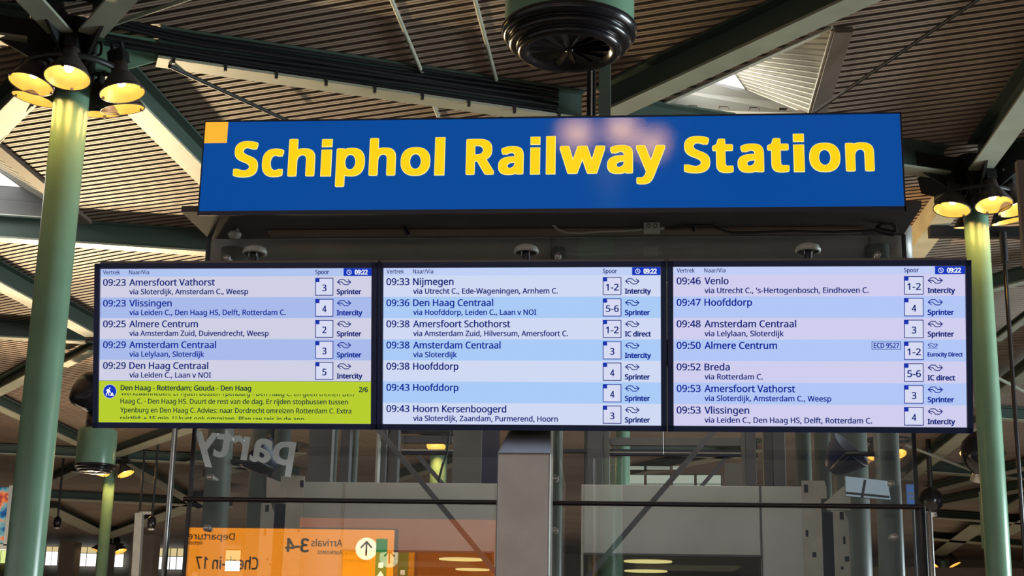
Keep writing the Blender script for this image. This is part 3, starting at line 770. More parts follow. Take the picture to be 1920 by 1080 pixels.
# ------------------------------------------------------------------ steel post carrying the screens
t = thing('steel_post', 'broad brushed steel post rising behind the middle screen', 'post', (0,0,0))
x0, x1, yf, yb = -.590, -.357, 6.10, 6.27
zk = aY(980, 849, yf).z
mb = MB()
y2 = 6.47; z2 = aY(980, 800, y2).z; hw0 = (x1-x0)/2; hw1 = .094; xm_ = (x0+x1)/2
lev = [(yf, yb, 0, hw0), (yf, yb, zk, hw0), (y2, y2+.13, z2, hw1), (y2+.02, y2+.15, 3.35, hw1)]
vv = []; ff = []
for (ya, yb2, zz_, h_) in lev: vv += [(xm_-h_, ya, zz_), (xm_+h_, ya, zz_), (xm_+h_, yb2, zz_), (xm_-h_, yb2, zz_)]
for i in range(3):
    for k in range(4): ff.append((4*i+k, 4*i+(k+1) % 4, 4*i+4+(k+1) % 4, 4*i+4+k))
ff += [(3,2,1,0), (12,13,14,15)]
mb.add(vv, ff); mb.build('post_body', M['steel'], t, bevel=.010)
MB().box((-2.3, 6.50, 2.93), (1.3, 6.56, 3.05)).build('screen_rail', M['bracket'], t)

# ------------------------------------------------------------------ departure screens
TILT = R(11.9); SY, SZ = 6.30, 2.616; SL = .705
PN = Vector((0, -math.cos(TILT), -math.sin(TILT))); PU = Vector((0, -math.sin(TILT), math.cos(TILT)))
def scr(px, py):
    d = ray(px, py); o = Vector((0, SY, SZ)); k = (o-CAM).dot(PN)/d.dot(PN); p = CAM+d*k
    return p.x, (p-o).dot(PU)
def E(name, c, s=1.0): return emis(name, c, s)
SCOL = [ # light row, dark row, header, text, clock box
 ((207,208,229),(168,187,235),(176,196,240)), ((208,217,243),(170,203,246),(192,208,246)), ((208,206,238),(178,199,246),(193,206,246))]
M['ink'] = E('screen_ink', (14,34,118)); M['inkblue'] = E('screen_ink_blue', (10,38,150)); M['clock'] = E('clock_blue', (22,56,186)); M['white_e'] = E('screen_white', (245,248,255))
M['lime'] = E('notice_lime', (184,206,48)); M['inkgreen'] = E('notice_ink', (22,56,52)); M['line_e'] = E('notice_line', (100,120,130)); M['corner'] = E('corner_blue', (28,52,168))
M['boxlight'] = E('track_box_fill', (214,218,242))
TYPES = {'Sprinter': .0898, 'Intercity': .0934, 'IC direct': .0935, 'Eurocity Direct': .119}
def polystroke(mb, pts, w_, y, mi):
    """thin flat stroke on the xz plane with mitred joints"""
    n = len(pts); L = []; Rr = []
    for i, p in enumerate(pts):
        d0 = Vector((pts[i][0]-pts[i-1][0], pts[i][1]-pts[i-1][1])).normalized() if i else None
        d1 = Vector((pts[i+1][0]-p[0], pts[i+1][1]-p[1])).normalized() if i < n-1 else None
        d = (d0+d1).normalized() if d0 and d1 else (d0 or d1)
        nn = Vector((-d.y, d.x)); k = w_/2
        if d0 and d1: k = min(w_/2/max(.3, nn.dot(Vector((-d1.y, d1.x)))), w_*1.4)
        L.append((p[0]+nn.x*k, y, p[1]+nn.y*k)); Rr.append((p[0]-nn.x*k, y, p[1]-nn.y*k))
    for i in range(n-1): mb.quad(L[i], L[i+1], Rr[i+1], Rr[i], mi)
def rect(mb, x0, x1, z0, z1, y, mi): mb.quad((x0,y,z0),(x1,y,z0),(x1,y,z1),(x0,y,z1), mi)
def frame_rect(mb, x0, x1, z0, z1, w_, y, mi):
    rect(mb, x0, x1, z0, z0+w_, y, mi); rect(mb, x0, x1, z1-w_, z1, y, mi); rect(mb, x0, x0+w_, z0, z1, y, mi); rect(mb, x1-w_, x1, z0, z1, y, mi)
def screen(idx, label, zoom, left, right, rows, notice=None):
    """zoom = (ox, oy, scale) of the measuring frame; left/right = active edges in it"""
    ox, oy, sc = zoom
    def X(zx, v): return scr(ox+zx/sc, 502+v*293)[0]
    XL = (X(left, 0)+X(left, 1))/2; XR = (X(right, 0)+X(right, 1))/2; W = XR-XL
    XC = (XL+XR)/2
    light_c, dark_c, head_c = SCOL[idx]
    ml, md, mh = E('row_light', light_c), E('row_dark', dark_c), E('row_header', head_c)
    mats = [ml, md, mh, M['ink'], M['inkblue'], M['clock'], M['white_e'], M['corner'], M['boxlight']]
    t = thing('departure_screen', label, 'screen', (XC, SY, SZ), 'departure screens over the lift shaft', (TILT, 0, 0))
    x = lambda zx, v: X(zx, v)-XC
    z = lambda v: SL*(1-v)
    hw = W/2; bz = .026
    # bezel frame
    mb = MB()
    for (a, b, c, d_) in ((-hw-bz, hw+bz, -bz, -.001), (-hw-bz, hw+bz, SL+.001, SL+bz), (-hw-bz, -hw-.001, -bz, SL+bz), (hw+.001, hw+bz, -bz, SL+bz)):
        mb.box((a, -.006, c), (b, .05, d_))
    mb.build('bezel', M['bezel'], t)
    MB().box((-hw-bz+.004, .05, -bz+.004), (hw+bz-.004, .125, SL+bz+.014)).build('casing', M['casing'], t, bevel=.004)
    for sx in (-.3, .3): MB().box((sx-.06, .125, SL*.35), (sx+.06, .19, SL*.75)).build('mounting_plate', M['bracket'], t)
    disp = MB().box((-hw, .006, 0), (hw, .05, SL)).build('display', ml, t)
    # header
    mb = MB(); yb = .004
    H0 = .0505; RH = .1357
    rect(mb, -hw, hw, z(H0), SL, yb, 2)
    def U(u): return -hw+u*W
    cap = .030*SL
    put_text(mb, 'Vertrek', x(HX[idx][0], .03), x(HX[idx][1], .03), z(.035), .0265*SL, yb-.001, 3, bold=.02)
    put_text(mb, 'Naar/Via', x(HX[idx][2], .03), x(HX[idx][3], .03), z(.035), .0265*SL, yb-.001, 3, bold=.02)
    put_text(mb, 'Spoor', x(HX[idx][4], .03), x(HX[idx][5], .03), z(.037), .0265*SL, yb-.001, 3, bold=.035)
    rect(mb, x(HX[idx][6], .03), hw, z(H0), SL, yb-.0008, 5)
    cx = x(HX[idx][6], .03)+.020*W; cz = z(.026); r_ = .0092*W
    for k in range(24):
        a0, a1 = 2*PI*k/24, 2*PI*(k+1)/24
        mb.quad((cx+r_*math.cos(a0),yb-.0016,cz+r_*math.sin(a0)),(cx+r_*math.cos(a1),yb-.0016,cz+r_*math.sin(a1)),(cx+r_*.78*math.cos(a1),yb-.0016,cz+r_*.78*math.sin(a1)),(cx+r_*.78*math.cos(a0),yb-.0016,cz+r_*.78*math.sin(a0)),6)
    polystroke(mb, [(cx-.001, cz+r_*.6),(cx, cz),(cx+r_*.34, cz-r_*.38)], r_*.24, yb-.0016, 6)
    put_text(mb, '09:22', cx+.0205*W, cx+.068*W, z(.040), .029*SL, yb-.0016, 6, bold=.07)
    mb.build('header_bar', mats, disp)
    nrow = len(rows)
    for i, rw in enumerate(rows):
        tm, dest, dx0, dx1, via, vx1, trk, typ = rw[:8]
        mb = MB(); v0 = H0+i*RH; v1 = v0+RH
        if i == 6: v1 = 1.0
        rect(mb, -hw, hw, z(v1), z(v0), yb, i % 2)
        ink = 4 if i % 2 else 3; vm = v0+.06
        q = yb-.001
        put_text(mb, tm, x(TX[idx][0], vm), x(TX[idx][1], vm), z(v0+.0585), .0425*SL, q, ink, bold=.036)
        put_text(mb, dest, x(dx0, vm), x(dx1, vm), z(v0+.0585), .0425*SL, q, ink, bold=.036)
        if via: put_text(mb, via, x(dx0, vm+.05), x(vx1, vm+.05), z(v0+.1150), .0335*SL, q, ink, bold=.038)
        b0, b1 = x(BXX[idx][0], vm), x(BXX[idx][1], vm); zt, zb_ = z(v0+.0115), z(v0+.1265)
        rect(mb, b0, b1, zb_, zt, q, 8); frame_rect(mb, b0, b1, zb_, zt, .0035, q-.0006, ink); cs = (b1-b0)*.235
        rect(mb, b0, b0+cs, zt-cs, zt, q-.001, 7)
        bc = (b0+b1)/2; wn = .70*(b1-b0) if len(trk) > 1 else .235*(b1-b0)
        put_text(mb, trk, bc-wn/2+.001, bc+wn/2+.001, z(v0+.0965), .041*SL, q-.0012, 3, bold=.036)
        lx0 = x(LXX[idx], vm); small = typ.startswith('Euro')
        lw = (.0355 if small else .0525)*W; lh = lw*.392
        lz = z(v0+.0385) if not small else z(v0+.033)
        A = [(835,272),(895,322),(840,375),(765,375),(710,322),(620,322)]; B = [(690,375),(625,322),(680,272),(755,272),(810,322),(895,322)]
        for pl in (A, B):
            polystroke(mb, [(lx0+(px-610)/295*lw, lz-(py-322)/115*lh) for px, py in pl], lw*.058, q-(.0002 if pl is B else 0), ink)
        if small: rect(mb, lx0+.002, lx0+lw-.002, lz-lh*.85, lz-lh*.72, q, ink)
        put_text(mb, typ, lx0, lx0+TYPES[typ]*W, z(v0+(.1165 if not small else .104)), (.031 if not small else .0245)*SL, q, ink, bold=.072)
        if len(rw) > 8:
            e0, e1 = x(1254, vm), x(1428, vm)
            frame_rect(mb, e0, e1, z(v0+.062), z(v0+.0125), .0025, q, ink)
            put_text(mb, rw[8], x(1266, vm), x(1418, vm), z(v0+.0525), .031*SL, q, ink, bold=.045)
        mb.build('departure_row', mats, disp)
    if notice:
        mb = MB(); vN = H0+5*RH; q = yb-.001
        nm = [M['lime'], M['inkgreen'], M['clock'], M['white_e'], M['line_e'], ml]
        rect(mb, -hw, hw, 0, z(vN+.001), yb, 0); rect(mb, -hw, hw, z(vN+.0025), z(vN-.0005), q, 4)
        zz = lambda py: scr(440, py)[1]   # heights measured on the display itself
        py = lambda zy: oy+zy/sc
        def T(s_, a, b, base, cap_, bold, clip=None):
            put_text(mb, s_, x(a, .9), x(b, .9), zz(py(base)), cap_*SL, q-.0006, 1, bold=bold, clip=(zz(py(clip[1])), zz(py(clip[0]))) if clip else None)
        T('Den Haag - Rotterdam; Gouda - Den Haag', 214, 1016, 826, .0315, .05)
        T('2/6', 1677, 1733, 832, .0315, .05)
        T('Werkzaamheden. Er rijden bussen Ypenburg - Den Haag C. en geen treinen Den', 216, 1646, 858, .031, .022, (846, 872))
        T('Haag C. - Den Haag HS. Duurt de rest van de dag. Er rijden stopbussen tussen', 213, 1611, 908, .031, .03)
        T('Ypenburg en Den Haag C. Advies: naar Dordrecht omreizen Rotterdam C. Extra', 213, 1632, 963, .031, .03)
        T('reistijd: + 15 min. U kunt ook omreizen. Plan uw reis in de app', 213, 1343, 1015, .031, .03, (970, 1003))
        # works symbol: blue disc, white digging figure with a heap
        cx, cz, r_ = x(149, .8), zz(py(834)), .0238*W
        mb.poly([(cx+r_*1.08*math.cos(2*PI*k/40), q-.0004, cz+r_*1.08*math.sin(2*PI*k/40)) for k in range(40)], 5)
        mb.poly([(cx+r_*math.cos(2*PI*k/40), q-.0008, cz+r_*math.sin(2*PI*k/40)) for k in range(40)], 2)
        S = lambda pts: [(cx+(a-305)/145*r_, q-.0012, cz-(b-300)/145*r_) for a, b in pts]
        mb.poly(S([(302+18*math.cos(k*PI/6), 230+18*math.sin(k*PI/6)) for k in range(12)]), 3)
        mb.poly(S([(218,275),(245,250),(290,250),(318,290),(322,325),(300,312),(285,330),(250,315)]), 3)
        mb.poly(S([(250,310),(272,322),(245,350),(236,394),(214,392),(226,345)]), 3)
        mb.poly(S([(262,315),(290,335),(288,378),(300,394),(276,394),(268,345)]), 3)
        mb.poly(S([(300,315),(330,330),(326,342),(298,326)]), 3)
        mb.poly(S([(308,394),(320,370),(345,330),(360,318),(378,345),(394,380),(394,394)]), 3)
        mb.build('works_notice', nm, disp)
    return t
HX = [(107,212,267,390,1410,1495,1584), (80,187,242,367,1408,1495,1588), (92,199,256,382,1446,1534,1631)]
TX = [(107,247),(79,221),(91,235)]
BXX = [(1410,1521),(1408,1522),(1446,1563)]
LXX = [1542,1543,1586]
S1 = screen(0, 'left departure screen, the one with the lime works notice at its foot', (160,480,3.273), 86, 1754, [
 ('09:23','Amersfoort Vathorst',268,794,'via Sloterdijk, Amsterdam C., Weesp',998,'3','Sprinter'),
 ('09:23','Vlissingen',268,529,'via Leiden C., Den Haag HS, Delft, Rotterdam C.',1229,'4','Intercity'),
 ('09:25','Almere Centrum',268,690,'via Amsterdam Zuid, Duivendrecht, Weesp',1124,'2','Sprinter'),
 ('09:29','Amsterdam Centraal',268,801,'via Lelylaan, Sloterdijk',728,'3','Sprinter'),
 ('09:29','Den Haag Centraal',268,753,'via Leiden C., Laan v NOI',770,'5','Intercity')], True)
S2 = screen(1, 'middle departure screen starting with the 09:33 to Nijmegen', (700,480,3.273), 60, 1764, [
 ('09:33','Nijmegen',243,492,'via Utrecht C., Ede-Wageningen, Arnhem C.',1132,'1-2','Intercity'),
 ('09:36','Den Haag Centraal',243,735,'via Hoofddorp, Leiden C., Laan v NOI',1000,'5-6','Sprinter'),
 ('09:38','Amersfoort Schothorst',243,840,'via Amsterdam Zuid, Hilversum, Amersfoort C.',1195,'1-2','IC direct'),
 ('09:38','Amsterdam Centraal',243,781,'via Sloterdijk',512,'3','Intercity'),
 ('09:38','Hoofddorp',243,522,None,0,'4','Sprinter'),
 ('09:43','Hoofddorp',243,522,None,0,'4','Sprinter'),
 ('09:43','Hoorn Kersenboogerd',243,816,'via Sloterdijk, Zaandam, Purmerend, Hoorn',1132,'3','Sprinter')])
S3 = screen(2, 'right departure screen starting with the 09:46 to Venlo', (1240,480,3.177), 73, 1815, [
 ('09:46','Venlo',257,401,"via Utrecht C., 's-Hertogenbosch, Eindhoven C.",1236,'1-2','Intercity'),
 ('09:47','Hoofddorp',257,541,None,0,'4','Sprinter'),
 ('09:48','Amsterdam Centraal',257,804,'via Lelylaan, Sloterdijk',730,'3','Sprinter'),
 ('09:50','Almere Centrum',257,690,None,0,'1-2','Eurocity Direct','ECD 9527'),
 ('09:52','Breda',257,408,'via Rotterdam C.',605,'5-6','IC direct'),
 ('09:53','Amersfoort Vathorst',257,798,'via Sloterdijk, Amsterdam C., Weesp',1013,'3','Sprinter'),
 ('09:53','Vlissingen',257,524,'via Leiden C., Den Haag HS, Delft, Rotterdam C.',1256,'4','Intercity')])

# dome sensors on top of the screens
for (px, py, lb) in ((478,472,'left'), (987,470,'middle'), (1515,468,'right')):
    p = aY(px, py, 6.33); t = thing('dome_sensor', 'small grey dome sensor standing on the %s screen' % lb, 'sensor', p, 'dome sensors on the screens')
    MB().lathe([(.050,-.012),(.057,-.010),(.058,.0),(.050,.016),(.030,.026),(0,.029)], 28).build('cap', M['greyplastic'], t)
    MB().lathe([(.0,-.011),(.050,-.011)], 28).build('underside', M['black'], t)
    MB().lathe([(.018,-.06),(.018,-.012)], 16).build('stem', M['black'], t)
    for sx in (-.02, .016): MB().box((sx-.002,-.03,-.03),(sx+.002,-.026,-.012)).build('prong', M['greyplastic'], t)

# ------------------------------------------------------------------ station sign
SGY = 6.30
zT, zBm = aY(1037, 221, SGY).z, aY(1037, 391, SGY).z
xL, xR = -2.061, 1.2325
t = thing('station_sign', 'long blue backlit sign with yellow Schiphol Railway Station lettering', 'sign', ((xL+xR)/2, SGY, zBm))
xc = (xL+xR)/2; hw = (xR-xL)/2; H = zT-zBm
M['signblue'] = mat('sign_blue_acrylic', (.004, .03, .16), 0.04, emit=lin((0, 76, 160)), es=.84, bump=.009, bscale=220)
M['signyellow'] = mat('sign_yellow_acrylic', (.3, .2, .01), .25, emit=lin((255, 206, 8)), es=1.0)
M['signedge'] = mat('sign_letter_edge', (.3, .26, .1), .3, emit=lin((255, 236, 140)), es=1.0)
M['signorange'] = mat('sign_orange_square', (.3, .18, .03), .2, emit=lin((250, 182, 50)), es=.95, bump=.1, bscale=90)
M['signbody'] = mat('sign_body', (.008, .012, .04), .4)
MB().box((-hw, .0101, .036), (hw, .22, H+.004)).build('cabinet', M['signbody'], t, bevel=.003)
mb = MB(); 
for (a, b, c, d_) in ((-hw, hw, -.022, -.002), (-hw, hw, H-.001, H+.006), (-hw-.001, -hw+.004, -.022, H+.006), (hw-.006, hw+.001, -.022, H+.006)): mb.box((a, -.006, c), (b, .012, d_))
mb.build('rim', M['signbody'], t)
MB().box((-hw+.002, .0, -.002), (hw-.002, .01, H)).build('face_panel', M['signblue'], t)
p0, p1 = aY(384, 230, SGY), aY(425, 268, SGY)
MB().box((-hw+.004, -.002, p1.z-zBm), (p1.x-xc+.001, .0, H-.001)).build('corner_square', M['signorange'], t)
zb0 = aY(541, 329.7, SGY-.008).z; asc = aY(1030, 256, SGY-.008).z - aY(1030, 325.7, SGY-.008).z
_l = glyphs('l')[0]; LB, LT = min(v[1] for v in _l), max(v[1] for v in _l)
PX = asc/69.6
def word(letters):
    """bold humanist letters: thin-layer face grown from the glyph, over a pale rim that is a little larger"""
    mb = MB(); gx, gv = 3.5*PX, 2.5*PX
    def grow(V, F, ex, ez, y, mi):
        ds = [(0,0)]+[(ex*math.copysign(abs(math.cos(t))**.5, math.cos(t)), ez*math.copysign(abs(math.sin(t))**.5, math.sin(t))) for t in [2*PI*k/16+.001 for k in range(16)]]
        for k, (dx, dz) in enumerate(ds): mb.add([(p[0]+dx, y-k*1.5e-5, p[1]+dz) for p in V], F, mi)
    for ch, xa, xb in letters:
        A = aY(xa, 300, SGY-.008).x-xc; B = aY(xb, 300, SGY-.008).x-xc; Z0 = zb0-zBm
        if ch in 'il':
            parts = [(0, asc)] if ch == 'l' else [(0, 48.5*PX), (55.6*PX, 68.6*PX)]
            for lo, hi in parts:
                mb.box((A, -.0075, Z0+lo), (B, -.001, Z0+hi), 0); e = 1.0*PX
                mb.box((A-e, -.0045, Z0+lo-e), (B+e, -.0005, Z0+hi+e), 1)
            continue
        V, F = glyphs(ch, res=8); xs = [v[0] for v in V]; x0_, x1_ = min(xs), max(xs)
        sx = (B-A-2*gx)/(x1_-x0_); sz = (asc-2*gv)/(LT-LB)
        P = [(A+gx+(v[0]-x0_)*sx, Z0+gv+(v[1]-LB)*sz) for v in V]
        grow(P, F, gx, gv, -.0075, 0); grow(P, F, gx+1.0*PX, gv+1.0*PX, -.0045, 1)
    mb.build('lettering', [M['signyellow'], M['signedge']], t)
word([('S',438.9,483),('c',492.1,530.8),('h',541,589.6),('i',602.6,620.4),('p',631,683),('h',692.7,741),('o',752,805.7),('l',815.7,832.7)])
word([('R',874.3,926),('a',935,980.7),('i',995,1011.5),('l',1024.5,1040.5),('w',1050,1134),('a',1139.3,1186),('y',1193.3,1246.7)])
word([('S',1283.3,1330.7),('t',1336.7,1374.3),('a',1384,1431.7),('t',1440,1479),('i',1489.3,1507.7),('o',1518.7,1575),('n',1586.7,1638.7)])

# ------------------------------------------------------------------ things outside the shaft
def vpost(px, py, Y, r, z1, label, m='frame', name='pipe_post', z0=0):
    p = aY(px, py, Y); o = MB().lathe([(0,z0),(r,z0),(r,z1),(r*.6,z1+r*.7),(0,z1+r*.9)], 20).build(name, M[m]); o.location = (p.x, Y, 0)
    return tag(o, label, 'post')
t = thing('service_pipes', 'pair of black service pipes rising behind the sign under the fan', 'pipes', (0,0,0))
for px, r in ((1104, .016), (1113, .017)):
    p = aY(px, 170, 9.95); MB().tube([(p.x,9.95,0),(p.x,9.95,ZD-.02)], r, 14).build('pipe', M['blackgloss'], t)
p = aY(1109, 170, 9.93); MB().tube([(p.x,9.93,0),(p.x,9.93,ZD-.02)], .006, 8).build('thin_pipe', M['chrome'], t)
p = aY(1134, 170, 10.3); o = MB().box((p.x-.045,10.3,0),(p.x+.045,10.4,ZD)).build('box_post', M['tube']); tag(o, 'square grey green post rising behind the sign right of the black pipes', 'post')
vpost(1733, 1010, 6.85, .013, aY(1733, 950, 6.85).z, 'black square post at the right end of the glass shaft rail', 'black')
vpost(1744, 1010, 6.8, .0145, aY(1744, 962, 6.8).z, 'polished tube with a rounded top right of the glass shaft', 'steel')
vpost(316, 940, 7.6, .011, 3.3, 'slim silver tube standing left of the glass shaft', 'steel')
vpost(320, 940, 7.7, .009, 3.3, 'slim dark tube standing left of the glass shaft', 'black')
# right edge hanging tube and panel
a = aZ(1880, 436, 7.0); b = aY(1926, 1080, a.y)
t = thing('drop_tube', 'dark drop tube hanging from a black bar right of the right column', 'tube', (a.x, a.y, 0))
MB().tube([(0,0,6.6),(0,0,1.5)], .028, 12).build('pole', M['blackgloss'], t)
MB().tube([(0,0,7.0),(0,0,6.6)], .05, 12).build('socket', M['black'], t)
bb = aZ(1742, 438, 7.0); b2 = aZ(1915, 438, 7.0)
o = MB().bar((bb.x, bb.y, 7.02), (b2.x+1.5, b2.y+.1, 7.02), .12, .14).build('hanging_bar', M['black']); tag(o, 'black horizontal bar behind the right column lamps', 'bar')
pa = aY(1907, 300, 8.6); pb = aY(1930, 480, 8.6)
t = thing('hanging_board', 'brown grey hanging board cut off by the right edge of the frame', 'panel', (pa.x, 8.6, aY(1912, 498, 8.6).z))
MB().box((0,0,0),(.6,.06,pa.z-aY(1912,498,8.6).z)).build('board', M['wallbrown'], t)
MB().box((.25,.02,pa.z-aY(1912,498,8.6).z),(.29,.05,ZD-aY(1912,498,8.6).z)).build('hanger', M['bracket'], t)

# wayfinding sign behind the camera (mirrored in the glass)
WY = -4.0
def mir(px, py):
    p = aY(px, py, 2*GY-WY); return p.x, p.z
M['wayyellow'] = E('wayfinding_yellow', (255,150,26), 3.7); M['wayink'] = E('wayfinding_ink', (40,30,12), .6); M['waygreen'] = E('wayfinding_green', (20,150,60), 2.6); M['wayw'] = E('wayfinding_white', (255,235,190), 6)
x0, z1 = mir(352, 986); x1, _ = mir(742, 1012); z0 = mir(500, 1120)[1]
t = thing('wayfinding_sign', 'long yellow backlit wayfinding sign mirrored in the glass shaft', 'sign', ((x0+x1)/2, WY, z0))
xm = (x0+x1)/2
MB().box((x0-xm, -.2, 0), (x1-xm, 0, z1-z0)).build('cabinet', M['frame'], t)
MB().box((x0-xm+.02, 0, .02), (x1-xm-.02, .006, z1-z0-.02)).build('lit_face', M['wayyellow'], t)
mb = MB()
def wt(s_, pa, pb, base, cappx, mi=0, bold=.03):
    xa, zb_ = mir(pa, base); xb, _ = mir(pb, base); c = cappx*(2*GY-WY)/FPX
    put_text(mb, s_, xa-xm, xb-xm, zb_-z0, c, .009, mi, mirror=True, bold=bold)
wt('Departure', 352, 440, 1011, 12); wt('Vertrek', 352, 380, 1021, 7)
wt('Check-in 17', 366, 484, 1066, 22); wt('Arrivals', 583, 642, 1024, 13); wt('Aankomst', 594, 642, 1039, 8); wt('3-4', 534, 579, 1034, 24, bold=.06)
mb.build('lettering', M['wayink'], t)
cx, cz = mir(687, 1029); mb = MB(); r_ = .135
mb.poly([(cx-xm+r_*math.cos(2*PI*k/32), .010, cz-z0+r_*math.sin(2*PI*k/32)) for k in range(32)], 0)
polystroke(mb, [(cx-xm, cz-z0-.085), (cx-xm, cz-z0+.09)], .022, .014, 1)
polystroke(mb, [(cx-xm-.07, cz-z0+.01), (cx-xm, cz-z0+.085), (cx-xm+.07, cz-z0+.01)], .022, .0145, 1)
mb.build('arrow_disc', [M['wayw'], M['wayink']], t)
gx0, gz1 = mir(706, 1010); gx1, _ = mir(727, 1010)
mb = MB(); mb.box((gx0-xm, .006, 0), (gx1-xm, .02, gz1-z0), 0)
gx = (gx0+gx1)/2-xm
for zc_ in (mir(715, 1078)[1]-z0,): polystroke(mb, [(gx-.04, zc_-.03), (gx, zc_+.03), (gx+.04, zc_-.03)], .02, .022, 1); polystroke(mb, [(gx, zc_-.07), (gx, zc_+.02)], .02, .022, 1)
rect(mb, gx-.03, gx+.03, mir(715,1065)[1]-z0, mir(715,1055)[1]-z0, .022, 1)
mb.build('exit_strip', [M['waygreen'], M['wayw']], t)

W2 = -6.5
def mir2(px, py):
    p = aY(px, py, 2*GY-W2); return p.x, p.z
xa, za = mir2(560, 968); xb, _ = mir2(934, 972); zb2 = mir2(700, 1120)[1]
t = thing('dim_wayfinding_sign', 'second, dimmer orange wayfinding sign mirrored in the glass shaft', 'sign', (xa, W2, zb2))
MB().box((0, -.2, 0), (xb-xa, 0, za-zb2)).build('cabinet', M['frame'], t)
MB().box((.02, 0, .02), (xb-xa-.02, .006, za-zb2-.02)).build('lit_face', E('dim_wayfinding', (205,105,38), 1.35), t)  # added glowing board that widens the orange reflection over the lift panel

# ------------------------------------------------------------------ far end: windows, walls, poster
def window(n, x0, y0, x1, y1, Y, split=.45, cols=3, low='skypane', top='blindpane', label=None):
    a, b = aY(x0, y1, Y), aY(x1, y0, Y); z0, z1 = a.z, aY(x0, y0, Y).z; W = b.x-a.x; Hh = z1-z0
    fr = MB(); f_ = .06*W/2.2
    for k in range(cols+1):
        xx = W*k/cols; fr.box((xx-f_/2, -.03, 0), (xx+f_/2, .04, Hh))
    for zz in (0, Hh*split, Hh): fr.box((-f_/2, -.03, zz-f_/2), (W+f_/2, .04, zz+f_/2))
    o = fr.build('window_%d' % n, M['mullion']); o.location = (a.x, Y, z0); struct(o, label)
    MB().box((0, 0, 0), (W, .02, Hh*split)).build('pane', M[low], o)
    MB().box((0, 0, Hh*split), (W, .02, Hh)).build('blind', M[top], o)
window(3, -12, 1026, 15, 1056, 91.6, .8, 2, 'limepane', 'blindpane', 'lime tinted far window at the left edge')
window(4, 84, 1008, 112, 1060, 91.6, .5, 2, 'skypane', 'blindpane', 'bright far window right of the left column')
window(5, 142, 1014, 184, 1062, 91.6, .52, 2, 'skypane', 'blindpane', 'bright far window left of the slim distant column')
window(6, 208, 1036, 233, 1063, 91.6, .9, 1, 'skypane', 'blindpane', 'small bright far window right of the slim distant column')
window(7, 292, 1018, 346, 1068, 91.6, .5, 4, 'skypane', 'blindpane', 'bright far window left of the glass shaft')
window(8, 380, 1030, 453, 1071, 91.6, .52, 2, 'skypane', 'blindpane', 'bright far window seen through the left of the glass shaft')
M['palepane'] = emis('pale_pane', (215,225,205), .62)
for k, (a_, b_) in enumerate(((1178,1208),(1212,1257),(1261,1302),(1306,1352))):
    window(9+k, a_, 890, b_, 925, 36, .5, 1, 'palepane', 'palepane', 'pale gallery window seen through the right lift frame')
for k, (a_, b_) in enumerate(((1178,1208),(1212,1257),(1261,1280))):
    window(13+k, a_, 874, b_, 881, 36, .5, 1, 'palepane', 'palepane', 'narrow pale gallery window strip seen through the right lift frame')
def blk(x0, y0, x1, Y, label, m='wallgrey', name='far_wall_block', d=1.0):
    a, b = aY(x0, y0, Y), aY(x1, y0, Y); o = MB().box((a.x, Y, 0), (b.x, Y+d, a.z)).build(name, M[m]); return tag(o, label, 'wall block')
blk(248, 1002, 290, 70, 'grey wall block far behind, left of the bright window'); blk(113, 1015, 141, 80, 'grey brown pier between two far windows'); blk(185, 1020, 206, 80, 'dim pier left of the farthest column')
blk(1640, 1062, 1930, 60, 'low dark wall at the far right', 'wallbrown')
blk(1358, 868, 1392, 34, 'brown wall beside the gallery windows', 'wallbrown')
blk(360, 1072, 560, 40, 'grey wall low behind the glass shaft at left', 'wallgrey')
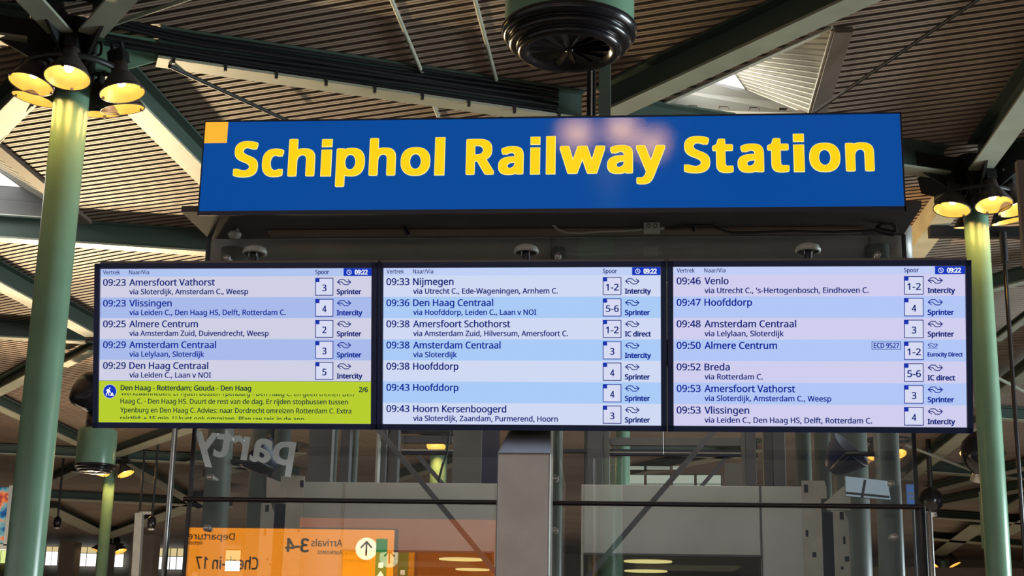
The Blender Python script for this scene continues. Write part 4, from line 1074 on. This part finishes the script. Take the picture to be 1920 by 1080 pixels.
# fixtures hanging from the far roof
def hang(px, ytop, ybot, Y, label, head_=True):
    a = aY(px, ytop, Y); b = aY(px, ybot, Y); t = thing('hanging_fixture', label, 'fixture', b)
    MB().tube([(0,0,0),(0,0,ZD-b.z)], .035, 8).build('rod', M['black'], t)
    if head_:
        MB().lathe([(0,-.26),(.09,-.24),(.13,-.1),(.11,.05),(.05,.11),(0,.12)], 16).build('camera_head', M['blackgloss'], t)
        MB().lathe([(.05,-.2),(.12,-.27),(.06,-.3)], 16).build('lens_ring', M['chrome'], t)
hang(285, 898, 975, 40, 'black hanging camera on a rod below the left screen'); hang(262, 888, 960, 42, 'black hanging rod with no head below the left screen', False); hang(108, 905, 975, 45, 'black hanging camera right of the left column')
p = aY(262, 962, 41.5); q = aY(286, 962, 41.5); r0_ = aY(255, 1080, 41.5)
o = MB().bar(p, q, .1, .08).bar(p, r0_, .22, .2, up=(0,1,0)).build('goalpost_frame', M['steelsheet']); tag(o, 'thin grey frame standing left of the slim tubes', 'frame')
# poster at the far left
a = aY(-30, 1018, 30); b = aY(18, 914, 30)
pm = bpy.data.materials.new('poster_print'); pm.use_nodes = True; nt = pm.node_tree; bs = nt.nodes['Principled BSDF']
tc = nt.nodes.new('ShaderNodeTexCoord'); nz = nt.nodes.new('ShaderNodeTexNoise'); nz.inputs['Scale'].default_value = 2.6; nz.inputs['Detail'].default_value = 3
cr = nt.nodes.new('ShaderNodeValToRGB'); el = cr.color_ramp.elements
el[0].position = .30; el[0].color = (*lin((15,35,95)), 1); el[1].position = .72; el[1].color = (*lin((240,190,90)), 1)
for ps, c in ((.44,(25,95,150)), (.52,(120,165,160)), (.58,(235,120,50)), (.64,(150,40,70))):
    e = el.new(ps); e.color = (*lin(c), 1)
nt.links.new(tc.outputs['Object'], nz.inputs['Vector']); nt.links.new(nz.outputs['Fac'], cr.inputs['Fac']); nt.links.new(cr.outputs['Color'], bs.inputs['Base Color'])
nt.links.new(cr.outputs['Color'], bs.inputs['Emission Color']); bs.inputs['Emission Strength'].default_value = .55
t = thing('lightbox_poster', 'colourful lit poster in a white frame at the left edge', 'poster', (a.x, 30, a.z))
MB().box((0,0,0),(b.x-a.x,.08,b.z-a.z)).build('print', pm, t)
MB().box((b.x-a.x,-.02,-.05),(b.x-a.x+.12,.1,b.z-a.z+.04)).build('frame', M['white'], t)
MB().box((-.1,-.02,-.14),(b.x-a.x+.12,.1,-.02)).build('foot_rail', M['white'], t)
